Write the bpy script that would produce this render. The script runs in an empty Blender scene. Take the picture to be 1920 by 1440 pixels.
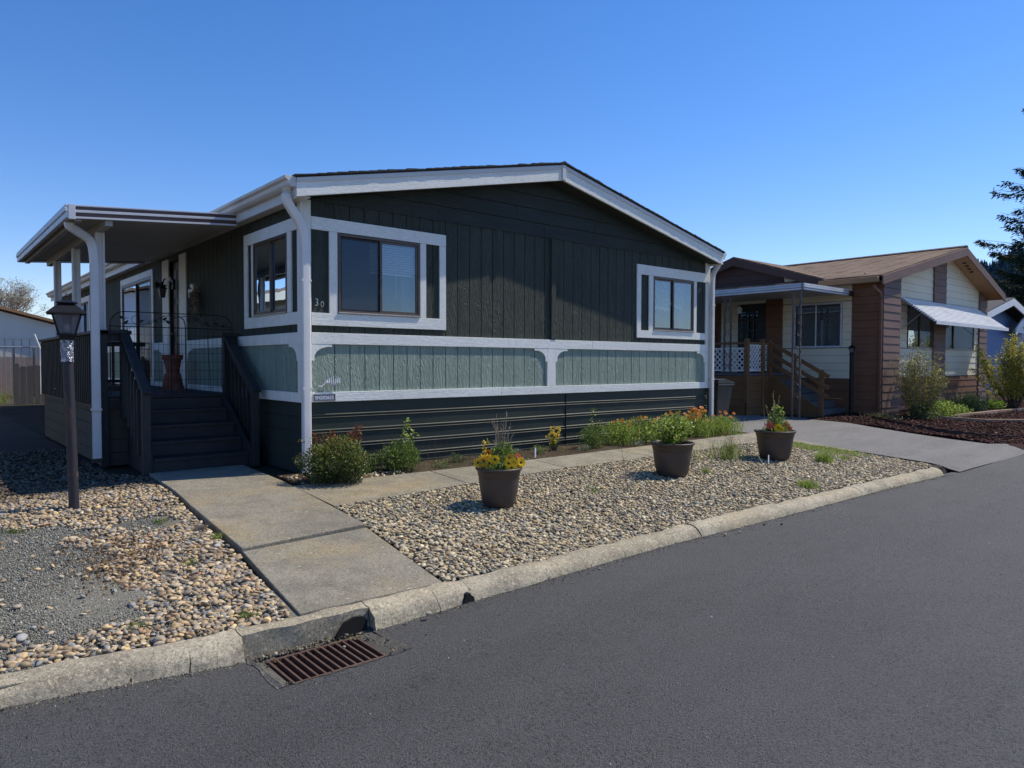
import bpy, bmesh, math, random
import numpy as np
from mathutils import Vector, Matrix
random.seed(7); RNG = np.random.default_rng(11)
D = bpy.data; SC = bpy.context.scene
COL = SC.collection
R = math.radians

# ------------------------------------------------------------------ helpers
def sstep(a, b, x):
    t = min(1, max(0, (x-a)/(b-a))); return t*t*(3-2*t)
def lerp(a, b, t): return a+(b-a)*t
def G(x, y):
    """height of the lot: kerb level near the road, rising gently to the houses"""
    t = min(1, max(0, (y+3.85)/3.35))
    return lerp(.085, .30, t)

def tag(o, label=None, cat=None, group=None, kind=None):
    if label: o['label'] = label
    if cat: o['category'] = cat
    if group: o['group'] = group
    if kind: o['kind'] = kind
    return o
def empty(name, loc=(0, 0, 0), rz=0, label=None, cat=None, group=None):
    o = D.objects.new(name, None); COL.objects.link(o)
    o.location = loc; o.rotation_euler = (0, 0, rz); o.empty_display_size = .1
    return tag(o, label, cat, group)

def base_of(parent):
    v = Vector((0, 0, 0)); p = parent
    while p is not None:
        v += p.location; p = p.parent
    return v

class MB:
    """collects shapes in world coordinates (or local if parent sits at the origin) and links them as ONE mesh"""
    def __init__(s, xf=None): s.v = []; s.f = []; s.xf = xf; s.cols = None
    def add(s, vs, fs):
        b = len(s.v)
        if s.xf: vs = [s.xf(*p) for p in vs]
        s.v += [tuple(p) for p in vs]; s.f += [tuple(i+b for i in f) for f in fs]
        return s
    def box(s, x0, x1, y0, y1, z0, z1):
        x0, x1 = min(x0, x1), max(x0, x1); y0, y1 = min(y0, y1), max(y0, y1); z0, z1 = min(z0, z1), max(z0, z1)
        return s.add([(x0,y0,z0),(x1,y0,z0),(x1,y1,z0),(x0,y1,z0),(x0,y0,z1),(x1,y0,z1),(x1,y1,z1),(x0,y1,z1)],
              [(0,3,2,1),(4,5,6,7),(0,1,5,4),(1,2,6,5),(2,3,7,6),(3,0,4,7)])
    def prism(s, poly, y0, y1, axis='y'):
        """poly in (a,b) plane, extruded along axis"""
        n = len(poly)
        def P(a, b, c): return {'y': (a, c, b), 'x': (c, a, b), 'z': (a, b, c)}[axis]
        vs = [P(a, b, y0) for a, b in poly]+[P(a, b, y1) for a, b in poly]
        fs = [tuple(range(n)), tuple(range(2*n-1, n-1, -1))]+[(i, (i+1) % n, n+(i+1) % n, n+i) for i in range(n)]
        return s.add(vs, fs)
    def bar(s, p, q, w, h=None, up=(0, 0, 1)):
        h = h or w; p = Vector(p); q = Vector(q); d = (q-p).normalized(); up = Vector(up)
        if abs(d.dot(up)) > .98: up = Vector((0, 1, 0))
        a = d.cross(up).normalized()*w/2; b = a.cross(d).normalized()*h/2
        vs = [c+i*a+j*b for c in (p, q) for i, j in ((-1,-1),(1,-1),(1,1),(-1,1))]
        return s.add(vs, [(0,3,2,1),(4,5,6,7),(0,1,5,4),(1,2,6,5),(2,3,7,6),(3,0,4,7)])
    def tube(s, pts, r, n=8, cap=True):
        pts = [Vector(p) for p in pts]; m = len(pts)
        rs = r if isinstance(r, (list, tuple)) else [r]*m
        vs = []; ref = None
        for i, p in enumerate(pts):
            d = (pts[min(i+1, m-1)]-pts[max(i-1, 0)]).normalized()
            if ref is None:
                ref = d.cross(Vector((0, 0, 1)))
                if ref.length < .1: ref = d.cross(Vector((1, 0, 0)))
            a = (ref-d*ref.dot(d)).normalized(); b = d.cross(a); ref = a
            vs += [p+(a*math.cos(t)+b*math.sin(t))*rs[i] for t in [2*math.pi*k/n for k in range(n)]]
        fs = [(i*n+k, i*n+(k+1) % n, (i+1)*n+(k+1) % n, (i+1)*n+k) for i in range(m-1) for k in range(n)]
        if cap: fs += [tuple(range(n-1, -1, -1)), tuple((m-1)*n+k for k in range(n))]
        return s.add(vs, fs)
    def lathe(s, prof, c, n=32, cap=False):
        vs = [(c[0]+r*math.cos(2*math.pi*k/n), c[1]+r*math.sin(2*math.pi*k/n), c[2]+z) for r, z in prof for k in range(n)]
        fs = [(i*n+k, i*n+(k+1) % n, (i+1)*n+(k+1) % n, (i+1)*n+k) for i in range(len(prof)-1) for k in range(n)]
        if cap: fs += [tuple(range(n-1, -1, -1)), tuple((len(prof)-1)*n+k for k in range(n))]
        return s.add(vs, fs)
    def frustum(s, c, a0, a1, z0, z1, rot=0):
        vs = []
        for a, z in ((a0, z0), (a1, z1)):
            for k in range(4):
                t = rot+math.pi/4+k*math.pi/2
                vs.append((c[0]+a*1.4142*math.cos(t), c[1]+a*1.4142*math.sin(t), c[2]+z))
        return s.add(vs, [(0,3,2,1),(4,5,6,7),(0,1,5,4),(1,2,6,5),(2,3,7,6),(3,0,4,7)])
    def build(s, name, mat, parent=None, bevel=0, smooth=False, kind=None, label=None, angle=40, solid=0):
        me = D.meshes.new(name)
        off = base_of(parent) if parent else Vector((0, 0, 0))
        me.from_pydata([(x-off.x, y-off.y, z-off.z) for x, y, z in s.v], [], s.f)
        bm = bmesh.new(); bm.from_mesh(me); bmesh.ops.recalc_face_normals(bm, faces=bm.faces); bm.to_mesh(me); bm.free()
        me.materials.append(mat)
        if smooth:
            me.shade_smooth()
            try: me.set_sharp_from_angle(angle=R(angle))
            except Exception: pass
        o = D.objects.new(name, me); COL.objects.link(o)
        if parent: o.parent = parent
        if kind: o['kind'] = kind
        if label: o['label'] = label
        if solid:
            m = o.modifiers.new('s', 'SOLIDIFY'); m.thickness = solid
        if bevel:
            m = o.modifiers.new('b', 'BEVEL'); m.width = bevel; m.segments = 2; m.limit_method = 'ANGLE'; m.angle_limit = R(50)
            m.harden_normals = False
        return o

def np_mesh(name, V, F, mat, parent=None, col=None, smooth=False, kind=None):
    """big mesh from numpy arrays; F is (n,k)"""
    me = D.meshes.new(name)
    V = np.asarray(V, np.float32)
    if parent is not None:
        b = base_of(parent); V = V-np.array(b, np.float32)
    n, k = F.shape
    me.vertices.add(len(V)); me.vertices.foreach_set('co', V.ravel())
    me.loops.add(n*k); me.loops.foreach_set('vertex_index', F.astype(np.int32).ravel())
    me.polygons.add(n); me.polygons.foreach_set('loop_start', np.arange(0, n*k, k, dtype=np.int32))
    me.polygons.foreach_set('loop_total', np.full(n, k, np.int32))
    me.update(calc_edges=True)
    if col is not None:
        a = me.color_attributes.new('Col', 'FLOAT_COLOR', 'POINT')
        c = np.ones((len(V), 4), np.float32); c[:, :3] = col
        a.data.foreach_set('color', c.ravel())
    if smooth: me.shade_smooth()
    me.materials.append(mat)
    o = D.objects.new(name, me); COL.objects.link(o)
    if parent is not None: o.parent = parent
    if kind: o['kind'] = kind
    return o

# ------------------------------------------------------------------ materials
class NT:
    def __init__(s, name):
        s.m = D.materials.new(name); s.m.use_nodes = True; s.t = s.m.node_tree
        s.b = s.t.nodes['Principled BSDF']; s.out = s.t.nodes['Material Output']; s._tc = None
    def n(s, typ, ins=None, **kw):
        nd = s.t.nodes.new(typ)
        for k, v in kw.items(): setattr(nd, k, v)
        for k, v in (ins or {}).items():
            if isinstance(v, bpy.types.NodeSocket): s.t.links.new(v, nd.inputs[k])
            else: nd.inputs[k].default_value = v
        return nd
    def link(s, a, b): s.t.links.new(a, b)
    def tc(s):
        if not s._tc: s._tc = s.n('ShaderNodeNewGeometry').outputs['Position']
        return s._tc
    def map(s, scale=(1, 1, 1), rot=(0, 0, 0), vec=None):
        return s.n('ShaderNodeMapping', {'Vector': vec or s.tc(), 'Scale': scale, 'Rotation': rot}).outputs[0]
    def noise(s, scale, detail=4, rough=.55, vec=None, dist=0):
        return s.n('ShaderNodeTexNoise', {'Vector': vec or s.tc(), 'Scale': scale, 'Detail': detail, 'Roughness': rough, 'Distortion': dist}).outputs[0]
    def ramp(s, fac, stops):
        r = s.n('ShaderNodeValToRGB', {'Fac': fac}); cr = r.color_ramp
        while len(cr.elements) < len(stops): cr.elements.new(.5)
        for e, (p, c) in zip(cr.elements, stops):
            e.position = p; e.color = (*c, 1) if isinstance(c, tuple) else (c, c, c, 1)
        return r.outputs[0]
    def mix(s, fac, a, b, mode='MIX'):
        nd = s.n('ShaderNodeMix', data_type='RGBA', blend_type=mode)
        for i, v in ((0, fac), (6, a), (7, b)):
            if isinstance(v, bpy.types.NodeSocket): s.link(v, nd.inputs[i])
            else: nd.inputs[i].default_value = (*v, 1) if isinstance(v, tuple) else v
        return nd.outputs[2]
    def math(s, op, a, b=0, c=None):
        nd = s.n('ShaderNodeMath', operation=op)
        for i, v in enumerate((a, b, c)):
            if v is None: continue
            if isinstance(v, bpy.types.NodeSocket): s.link(v, nd.inputs[i])
            else: nd.inputs[i].default_value = v
        return nd.outputs[0]
    def bump(s, h, strength=.5, dist=.01, normal=None):
        nd = s.n('ShaderNodeBump', {'Height': h, 'Strength': strength, 'Distance': dist})
        if normal: s.link(normal, nd.inputs['Normal'])
        s.link(nd.outputs[0], s.b.inputs['Normal']); return nd.outputs[0]
    def set(s, base=None, rough=None, metallic=None, spec=None):
        for k, v in (('Base Color', base), ('Roughness', rough), ('Metallic', metallic), ('Specular IOR Level', spec)):
            if v is None: continue
            if isinstance(v, bpy.types.NodeSocket): s.link(v, s.b.inputs[k])
            else: s.b.inputs[k].default_value = (*v, 1) if isinstance(v, tuple) else v
        return s.m

def pbr(name, c1, c2=None, scale=3, rough=.6, bump=0, bscale=40, bdist=.004, metallic=0, spec=.5, stretch=(1, 1, 1), grime=None, gscale=1.2, gpos=(.5, .75)):
    t = NT(name); c2 = c2 or tuple(x*.8 for x in c1)
    v = t.map(stretch)
    c = t.ramp(t.noise(scale, 5, .6, v), [(.35, c1), (.65, c2)])
    if grime:
        c = t.mix(t.ramp(t.noise(gscale, 6, .65, v), [(gpos[0], 0.), (gpos[1], 1.)]), c, grime)
    r = t.n('ShaderNodeMapRange', {'Value': t.noise(scale*3, 3), 'To Min': max(0, rough-.08), 'To Max': min(1, rough+.08)}).outputs[0]
    if bump: t.bump(t.noise(bscale, 5, .6, v), bump, bdist)
    return t.set(c, r, metallic, spec)

def rough_sawn(name, c1, c2, axis='z', strength=.9, worn=None, rough=.75):
    """painted rough-sawn plywood / board: grain runs along axis"""
    t = NT(name)
    sc = {'z': (1, 1, .16), 'x': (.16, 1, 1), 'y': (1, .16, 1)}[axis]
    v = t.map(sc)
    warp = t.noise(9, 3, .5, v, 1.0)
    w = t.math('SINE', t.math('MULTIPLY', warp, 62))
    fine = t.noise(44, 5, .8, t.map({'z': (1, 1, .35), 'x': (.35, 1, 1), 'y': (1, .35, 1)}[axis]))
    pm = t.noise(2.2, 2, .5, v)
    h = t.math('ADD', t.math('MULTIPLY', w, t.math('MULTIPLY', pm, .75)), t.math('MULTIPLY', fine, 1.7))
    t.bump(h, strength, .010)
    c = t.ramp(t.noise(1.7, 5, .6), [(.35, c1), (.65, c2)])
    c = t.mix(t.ramp(t.noise(3.0, 6, .7, v), [(.50, 0.), (.72, .5)]), c, tuple(min(1, x*1.35+.008) for x in c2))
    c = t.mix(t.ramp(fine, [(.40, .35), (.6, 0.)]), c, tuple(x*.6 for x in c1))
    c = t.mix(t.ramp(t.noise(2.6, 6, .7, t.map((1, 1, .22))), [(.56, 0.), (.80, .35)]), c, tuple(x*.6 for x in c1))
    if worn: c = t.mix(t.ramp(t.noise(9, 6, .75), [(.62, 0.), (.74, .8)]), c, worn)
    return t.set(c, rough, 0, .35)

def vcol(name, rough=.7, trans=.0, spec=.3, bump=0, bscale=60, var=.25, nscale=25):
    t = NT(name)
    c = t.n('ShaderNodeAttribute', attribute_name='Col').outputs['Color']
    if var: c = t.mix(1.0, c, t.ramp(t.noise(nscale, 4), [(.3, 1-var), (.7, 1+var*.5)]), 'MULTIPLY')
    if bump: t.bump(t.noise(bscale, 4), bump, .003)
    t.set(c, rough, 0, spec)
    if trans:
        tr = t.n('ShaderNodeBsdfTranslucent', {'Color': c})
        mx = t.n('ShaderNodeMixShader', {'Fac': trans}); t.link(t.b.outputs[0], mx.inputs[1]); t.link(tr.outputs[0], mx.inputs[2])
        t.link(mx.outputs[0], t.out.inputs[0])
    return t.m

def glass(name, ior=1.75, tint=(.72, .78, .78), rough=.0, bumpy=.0, boost=1.0, gt=(.95, .97, 1)):
    t = NT(name)
    f = t.n('ShaderNodeFresnel', {'IOR': ior}).outputs[0]
    if boost != 1: f = t.math('MINIMUM', t.math('MULTIPLY', f, boost), 1.0)
    g = t.n('ShaderNodeBsdfGlossy', {'Color': (*gt, 1), 'Roughness': rough})
    if bumpy:
        b = t.n('ShaderNodeBump', {'Height': t.noise(2.2, 2), 'Strength': bumpy, 'Distance': .02}); t.link(b.outputs[0], g.inputs['Normal'])
    tr = t.n('ShaderNodeBsdfTransparent', {'Color': (*tint, 1)})
    mx = t.n('ShaderNodeMixShader', {'Fac': f}); t.link(tr.outputs[0], mx.inputs[1]); t.link(g.outputs[0], mx.inputs[2])
    t.link(mx.outputs[0], t.out.inputs[0]); return t.m

M = {}
M['dark'] = rough_sawn('dark_green_siding', (.040, .050, .042), (.052, .064, .050), 'z', 1.0)
M['dark_h'] = rough_sawn('dark_green_gable_boards', (.026, .034, .030), (.034, .043, .037), 'x', .5)
M['sage'] = rough_sawn('sage_green_siding', (.235, .305, .26), (.28, .35, .295), 'z', .8)
M['white'] = rough_sawn('pale_trim_paint', (.77, .78, .73), (.82, .83, .77), 'x', .16, rough=.65)
M['white_v'] = rough_sawn('pale_trim_paint_upright', (.77, .78, .73), (.82, .83, .77), 'z', .14, rough=.65)
M['groove'] = pbr('groove_shadow', (.008, .010, .009), rough=.9)
M['lilac'] = pbr('fascia_paint', (.62, .62, .60), (.56, .57, .56), 2, .6, .3, 60, .002, grime=(.30, .32, .32), gpos=(.62, .85))
M['gutter'] = pbr('gutter_paint', (.62, .60, .57), (.54, .52, .50), 2, .42, .08, 20, grime=(.30, .27, .24), gscale=2, gpos=(.6, .85))
M['pipe'] = pbr('downspout_paint', (.72, .71, .70), (.66, .65, .64), 3, .4, .1, 14, grime=(.36, .36, .38), gscale=3, gpos=(.62, .9))
M['soffit'] = pbr('pan_roof_underside', (.42, .40, .36), (.36, .34, .31), 1.5, .5)
M['alu'] = pbr('white_aluminium', (.60, .62, .66), (.52, .54, .58), 3, .4, .05, grime=(.3, .28, .28), gpos=(.6, .85))
M['brownstripe'] = pbr('brown_stripe', (.085, .045, .04), (.11, .06, .05), 5, .45)
M['shingle_black'] = pbr('dark_shingle', (.03, .032, .036), (.055, .055, .058), 9, .9, .8, 120, .004)
M['frame'] = pbr('bronze_window_frame', (.075, .055, .045), (.10, .075, .06), 10, .4, metallic=.3)
M['track'] = pbr('aluminium_track', (.42, .38, .34), (.34, .30, .27), 8, .4, metallic=.4)
M['glass'] = glass('window_glass', 1.9, (.95, .97, .98), bumpy=.05, boost=1.7, gt=(.70, .86, 1))
M['glass_left'] = glass('side_window_glass', 1.75, (.45, .50, .52), bumpy=.04, gt=(.62, .78, 1))
M['screen'] = (lambda t: (t.link(t.n('ShaderNodeMixShader', {'Fac': .50, 1: t.n('ShaderNodeBsdfTransparent').outputs[0], 2: t.n('ShaderNodeBsdfDiffuse', {'Color': (.035, .045, .07, 1)}).outputs[0]}).outputs[0], t.out.inputs[0]), t.m)[1])(NT('insect_screen'))
M['blind'] = pbr('white_blind', (.85, .86, .88), (.80, .82, .85), 3, .5)
M['lace'] = pbr('lace_curtain', (.55, .55, .56), (.22, .22, .24), 30, .9)
M['room'] = pbr('room_lining', (.10, .11, .13), (.07, .08, .10), 1, .9)
M['lattice_in'] = pbr('room_item', (.16, .20, .30), (.12, .15, .22), 2, .8)
M['deck'] = pbr('deck_paint', (.014, .016, .018), (.024, .026, .027), 5, .65, .5, 50, stretch=(1, 1, 1))
M['deck_side'] = pbr('deck_side_boards', (.045, .042, .036), (.06, .055, .045), 4, .8, .4, 40)
M['iron'] = pbr('black_iron', (.012, .012, .014), (.02, .02, .022), 12, .5, .2, 60, metallic=.6)
M['terra'] = pbr('terracotta', (.25, .075, .045), (.19, .055, .035), 7, .75, .3, 60, grime=(.30, .18, .13), gscale=5)
M['door'] = pbr('dark_door', (.018, .019, .022), (.03, .03, .034), 4, .5)
M['pot'] = pbr('brown_plastic', (.050, .036, .030), (.060, .044, .037), 4, .5, .1, 30, grime=(.16, .12, .10), gscale=7, gpos=(.6, .9))
M['potsoil'] = pbr('potting_soil', (.02, .014, .01), (.04, .03, .02), 30, 1, 1, 80, .01)
M['stem'] = pbr('plant_stem', (.06, .10, .03), (.09, .08, .04), 20, .7)
M['twig'] = pbr('dry_twig', (.22, .165, .11), (.33, .26, .18), 20, .8)
M['leaf'] = vcol('leaf', .5, .38, .4, var=.2)
M['petal'] = vcol('petal', .5, .3, .3, var=.08)
M['pebble'] = vcol('river_pebble', .62, 0, .35, bump=.35, bscale=110, var=.35, nscale=45)
M['chip'] = vcol('mulch_chip', .9, 0, .1, bump=.5, bscale=90, var=.4)
M['steel'] = pbr('galvanised', (.42, .42, .43), (.30, .30, .31), 10, .45, metallic=.7)
M['bin'] = pbr('bin_plastic', (.018, .02, .022), (.028, .03, .03), 5, .45)

# rusty lamp post
t = NT('rusty_black_pipe')
rs = t.ramp(t.noise(5, 8, .7, t.map((1, 1, .35))), [(.54, 0.), (.66, 1.)])
c = t.mix(rs, (.028, .026, .034), (.10, .055, .035))
c = t.mix(t.ramp(t.noise(9, 5, .7), [(.62, 0.), (.70, .6)]), c, (.26, .15, .09))
t.bump(t.noise(50, 5), .5, .004); M['rustpost'] = t.set(c, .55, .2)
M['foil'] = pbr('crumpled_foil_tape', (.62, .63, .68), (.10, .10, .12), 24, .25, 1, 40, .02, metallic=.9)
t = NT('lantern_glass')
t.bump(t.noise(90, 3), .5, .004); t.set((.24, .235, .27), .3)
tr = t.n('ShaderNodeBsdfTranslucent', {'Color': (.28, .28, .33, 1)}); tp = t.n('ShaderNodeBsdfTransparent', {'Color': (.8, .8, .84, 1)})
mx = t.n('ShaderNodeMixShader', {'Fac': .5}); t.link(t.b.outputs[0], mx.inputs[1]); t.link(tr.outputs[0], mx.inputs[2])
mx2 = t.n('ShaderNodeMixShader', {'Fac': .45}); t.link(mx.outputs[0], mx2.inputs[1]); t.link(tp.outputs[0], mx2.inputs[2]); t.link(mx2.outputs[0], t.out.inputs[0])
M['lglass'] = t.m
M['bulb'] = pbr('lamp_bulb', (.8, .78, .7), rough=.3)

# asphalt
def asphalt(name, c1, c2, patch, tint, grain=1.0, rough=.75):
    t = NT(name)
    agg = t.n('ShaderNodeTexVoronoi', {'Vector': t.tc(), 'Scale': 150}, feature='F1')
    agg2 = t.noise(320, 3, .7)
    big = t.noise(.55, 5, .6, t.map((1, 1.6, 1)))
    c = t.ramp(big, [(.35, c1), (.65, c2)])
    c = t.mix(t.ramp(t.noise(1.0, 5, .65, t.map((.16, 1.5, 1))), [(.40, 0.), (.70, .55)]), c, tuple(x*1.22 for x in c2))
    c = t.mix(t.ramp(t.noise(1.9, 3, .6, t.map((.3, 1, 1), (0, 0, .5))), [(.58, 0.), (.75, .6)]), c, tuple(x*.72 for x in c1))
    c = t.mix(t.ramp(agg.outputs['Color'], [(.2, 0.), (.95, grain)]), c, tint)
    mot = t.noise(5, 6, .7)
    c = t.mix(t.math('MULTIPLY', t.ramp(t.noise(75, 4, .8), [(.40, 1.), (.50, 0.)]), t.ramp(mot, [(.35, .95), (.65, .45)])), c, tuple(x*.12 for x in c1))
    c = t.mix(t.ramp(t.noise(95, 3, .8, t.map((1, 1, 1), (0, 0, .6))), [(.56, 0.), (.66, .65)]), c, tuple(x*2.3 for x in c1))
    c = t.mix(t.ramp(t.noise(2.6, 6, .7), [(.62, 0.), (.72, .5)]), c, patch)
    vd = t.n('ShaderNodeTexVoronoi', {'Vector': t.tc(), 'Scale': 3.3}, feature='F1')
    c = t.mix(t.math('MULTIPLY', t.ramp(vd.outputs['Distance'], [(.010, .8), (.016, 0.)]), t.ramp(vd.outputs['Color'], [(.50, 0.), (.6, 1.)])), c, (.5, .5, .48))
    h = t.math('ADD', t.math('MULTIPLY', agg.outputs['Distance'], .8), t.math('MULTIPLY', t.noise(80, 4, .75), 1.6))
    nb = t.bump(h, 1.0, .008)
    return t.set(c, rough, 0, .45)
M['asphalt'] = asphalt('asphalt', (.048, .0475, .046), (.068, .067, .065), (.038, .0375, .036), (.17, .165, .16), .45, rough=.68)
M['asphalt_old'] = asphalt('old_driveway_asphalt', (.15, .143, .135), (.21, .20, .19), (.105, .10, .094), (.36, .35, .33), .4, .85)

def concrete(name, c1, c2, stain, rust=(.30, .19, .08), bump=.5):
    t = NT(name)
    c = t.ramp(t.noise(1.6, 8, .65), [(.32, c1), (.68, c2)])
    c = t.mix(t.ramp(t.noise(3.5, 6, .7), [(.46, 0.), (.66, .9)]), c, stain)
    c = t.mix(t.ramp(t.noise(1.1, 4, .6, t.map((1, 1, 1), (0, 0, 1.1))), [(.52, 0.), (.72, .75)]), c, rust)
    c = t.mix(t.ramp(t.noise(.8, 7, .75, t.map((1, 1, 1), (0, 0, .4))), [(.50, 0.), (.60, .5)]), c, tuple(x*.62 for x in c1))
    c = t.mix(t.ramp(t.noise(60, 5, .85), [(.40, .85), (.51, 0.)]), c, tuple(x*.38 for x in c1))
    c = t.mix(t.ramp(t.noise(72, 4, .85, t.map((1, 1, 1), (0, 0, .7))), [(.54, 0.), (.63, .7)]), c, tuple(min(1, x*1.9) for x in c1))
    vd = t.n('ShaderNodeTexVoronoi', {'Vector': t.map((1, 2.2, 1)), 'Scale': 7.5}, feature='F1')
    c = t.mix(t.math('MULTIPLY', t.ramp(vd.outputs['Distance'], [(.07, .8), (.11, 0.)]), t.ramp(vd.outputs['Color'], [(.52, 0.), (.6, 1.)])), c, (.55, .54, .50)) if bump < .6 else \
        t.mix(t.ramp(t.n('ShaderNodeTexVoronoi', {'Vector': t.tc(), 'Scale': 60}, feature='F1').outputs['Color'], [(.75, 0.), (.9, .6)]), c, tuple(min(1, x*1.7) for x in c1))
    t.bump(t.math('ADD', t.noise(150, 4, .7), t.math('MULTIPLY', t.noise(12, 4), 1.2)), bump, .006)
    return t.set(c, .85, 0, .3)
M['slab'] = concrete('walk_concrete', (.22, .20, .155), (.30, .275, .215), (.155, .142, .112), (.34, .25, .12), .5)
M['slab2'] = concrete('path_concrete', (.25, .225, .17), (.34, .31, .24), (.15, .14, .11), (.34, .25, .12), .45)
M['kerb'] = concrete('kerb_concrete', (.36, .31, .22), (.50, .45, .34), (.20, .175, .135), (.38, .30, .18), .9)
M['apron'] = concrete('drain_concrete', (.10, .095, .08), (.15, .14, .115), (.055, .05, .042), (.09, .07, .05), .9)
M['gratemetal'] = pbr('rusty_grate', (.15, .09, .065), (.10, .06, .045), 14, .7, .5, 80, .003, metallic=.4)
M['pit'] = pbr('pit_dark', (.008, .007, .006), rough=1)

# earth
def earth(name, c1, c2, c3, scale=2.0, b=1.0, bs=70, bd=.015):
    t = NT(name)
    c = t.ramp(t.noise(scale, 7, .65), [(.3, c1), (.5, c2), (.72, c3)])
    c = t.mix(t.ramp(t.noise(140, 3, .7), [(.40, .7), (.55, 0.)]), c, tuple(x*.4 for x in c1))
    t.bump(t.noise(bs, 6, .75), b, bd)
    return t.set(c, .95, 0, .15)
M['ground'] = earth('yard_ground', (.05, .042, .03), (.075, .062, .045), (.09, .08, .05))
M['soil'] = earth('garden_soil', (.05, .036, .025), (.085, .062, .042), (.12, .09, .06))
M['fines'] = earth('fine_crushed_gravel', (.19, .18, .145), (.235, .225, .185), (.28, .265, .22), 2.2, 1.0, 150, .008)
M['mulch'] = earth('bark_mulch', (.035, .016, .014), (.06, .026, .022), (.085, .038, .03), 4, 1, 60, .03)

# neighbour
def lap(name, c1, c2, pitch=.2):
    t = NT(name)
    c = t.ramp(t.noise(2.5, 5, .6, t.map((.4, .4, 1))), [(.35, c1), (.65, c2)])
    t.bump(t.noise(60, 5, .65, t.map((.3, .3, 1))), .4, .003)
    return t.set(c, .7, 0, .3)
M['cream'] = lap('cream_lap_siding', (.70, .635, .475), (.75, .69, .53))
M['brown'] = lap('brown_lap_siding', (.17, .08, .045), (.21, .10, .055))
M['brown_f'] = lap('brown_front_siding', (.17, .105, .085), (.205, .13, .105))
M['choc'] = lap('chocolate_fascia', (.050, .030, .030), (.065, .04, .038))
M['tan'] = lap('tan_eaves', (.30, .17, .085), (.34, .20, .10))
M['tansid'] = lap('ochre_deck_boards', (.16, .085, .035), (.19, .10, .045))
def shingles(name, a, b, c3):
    t = NT(name)
    br = t.n('ShaderNodeTexBrick', {'Vector': t.n('ShaderNodeTexCoord').outputs['Generated'], 'Color1': (*a, 1), 'Color2': (*b, 1), 'Mortar': (*[x*.35 for x in a], 1),
        'Scale': 1, 'Mortar Size': .004, 'Mortar Smooth': .5, 'Bias': -.2, 'Brick Width': .016, 'Row Height': .032}, offset=.37)
    br.name = 'br'
    c = t.mix(t.ramp(t.noise(1.6, 6, .7), [(.35, 0.), (.7, .8)]), br.outputs[0], c3)
    c = t.mix(t.ramp(t.noise(90, 3, .7), [(.35, .5), (.55, 0.)]), c, tuple(x*.4 for x in a))
    t.bump(t.math('ADD', br.outputs['Fac'], t.noise(120, 3)), .6, .01)
    return t.set(c, .95, 0, .15)
M['shingle_tan'] = shingles('tan_shingles', (.20, .135, .095), (.27, .19, .14), (.31, .235, .17))
M['bluepaint'] = pbr('blue_paint', (.07, .16, .34), (.06, .14, .30), 2, .6)
M['whitepaint'] = pbr('white_paint', (.75, .76, .77), (.68, .69, .70), 2, .55, grime=(.4, .4, .38), gpos=(.7, .9))
M['whitelat'] = pbr('white_lattice_paint', (.78, .78, .76), rough=.6)
M['farwall'] = lap('far_cream_wall', (.68, .64, .56), (.72, .68, .60))
M['fencewood'] = pbr('weathered_fence', (.075, .075, .085), (.11, .105, .105), 6, .9, .5, 40, stretch=(1, 1, .2))
M['bark'] = pbr('bark', (.06, .045, .035), (.10, .08, .06), 8, .95, .8, 30, .02)
M['slat_ceil'] = M['soffit']
M['edging'] = pbr('edging_rubber', (.05, .03, .026), (.07, .045, .036), 12, .9, .5)
M['timber'] = pbr('edging_timber', (.28, .18, .12), (.34, .23, .16), 8, .9, .5, 50, grime=(.15, .1, .07), gscale=5)
M['pine'] = vcol('conifer_needles', .8, .12, .2, var=.3, nscale=3)
M['mauve'] = pbr('mauve_scroll_post', (.13, .095, .09), (.10, .075, .07), 8, .55)
M['greystep'] = pbr('grey_step_paint', (.12, .12, .125), (.09, .09, .10), 5, .7)
M['plate'] = pbr('grey_plate', (.20, .20, .25), (.16, .16, .20), 10, .5)
M['silver'] = pbr('brushed_metal', (.55, .55, .55), (.30, .30, .30), 14, .3, metallic=.85)
# ================================================================== MAIN HOME (X 0..8.13, front gable at Y=0, runs back along +Y)
W = 8.13; L = 17.5; RX = W/2
def ztop(x): return 3.50+(min(x, W-x))*.215          # underside line of the gable wall
home = empty('manufactured_home', (RX, L/2, .3), 0, 'dark green single storey home with sage band, pale trim and low gable roof', 'house')
xf_left = lambda u, w, z: (w, u, z)                  # u runs along the side wall, w inwards

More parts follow.
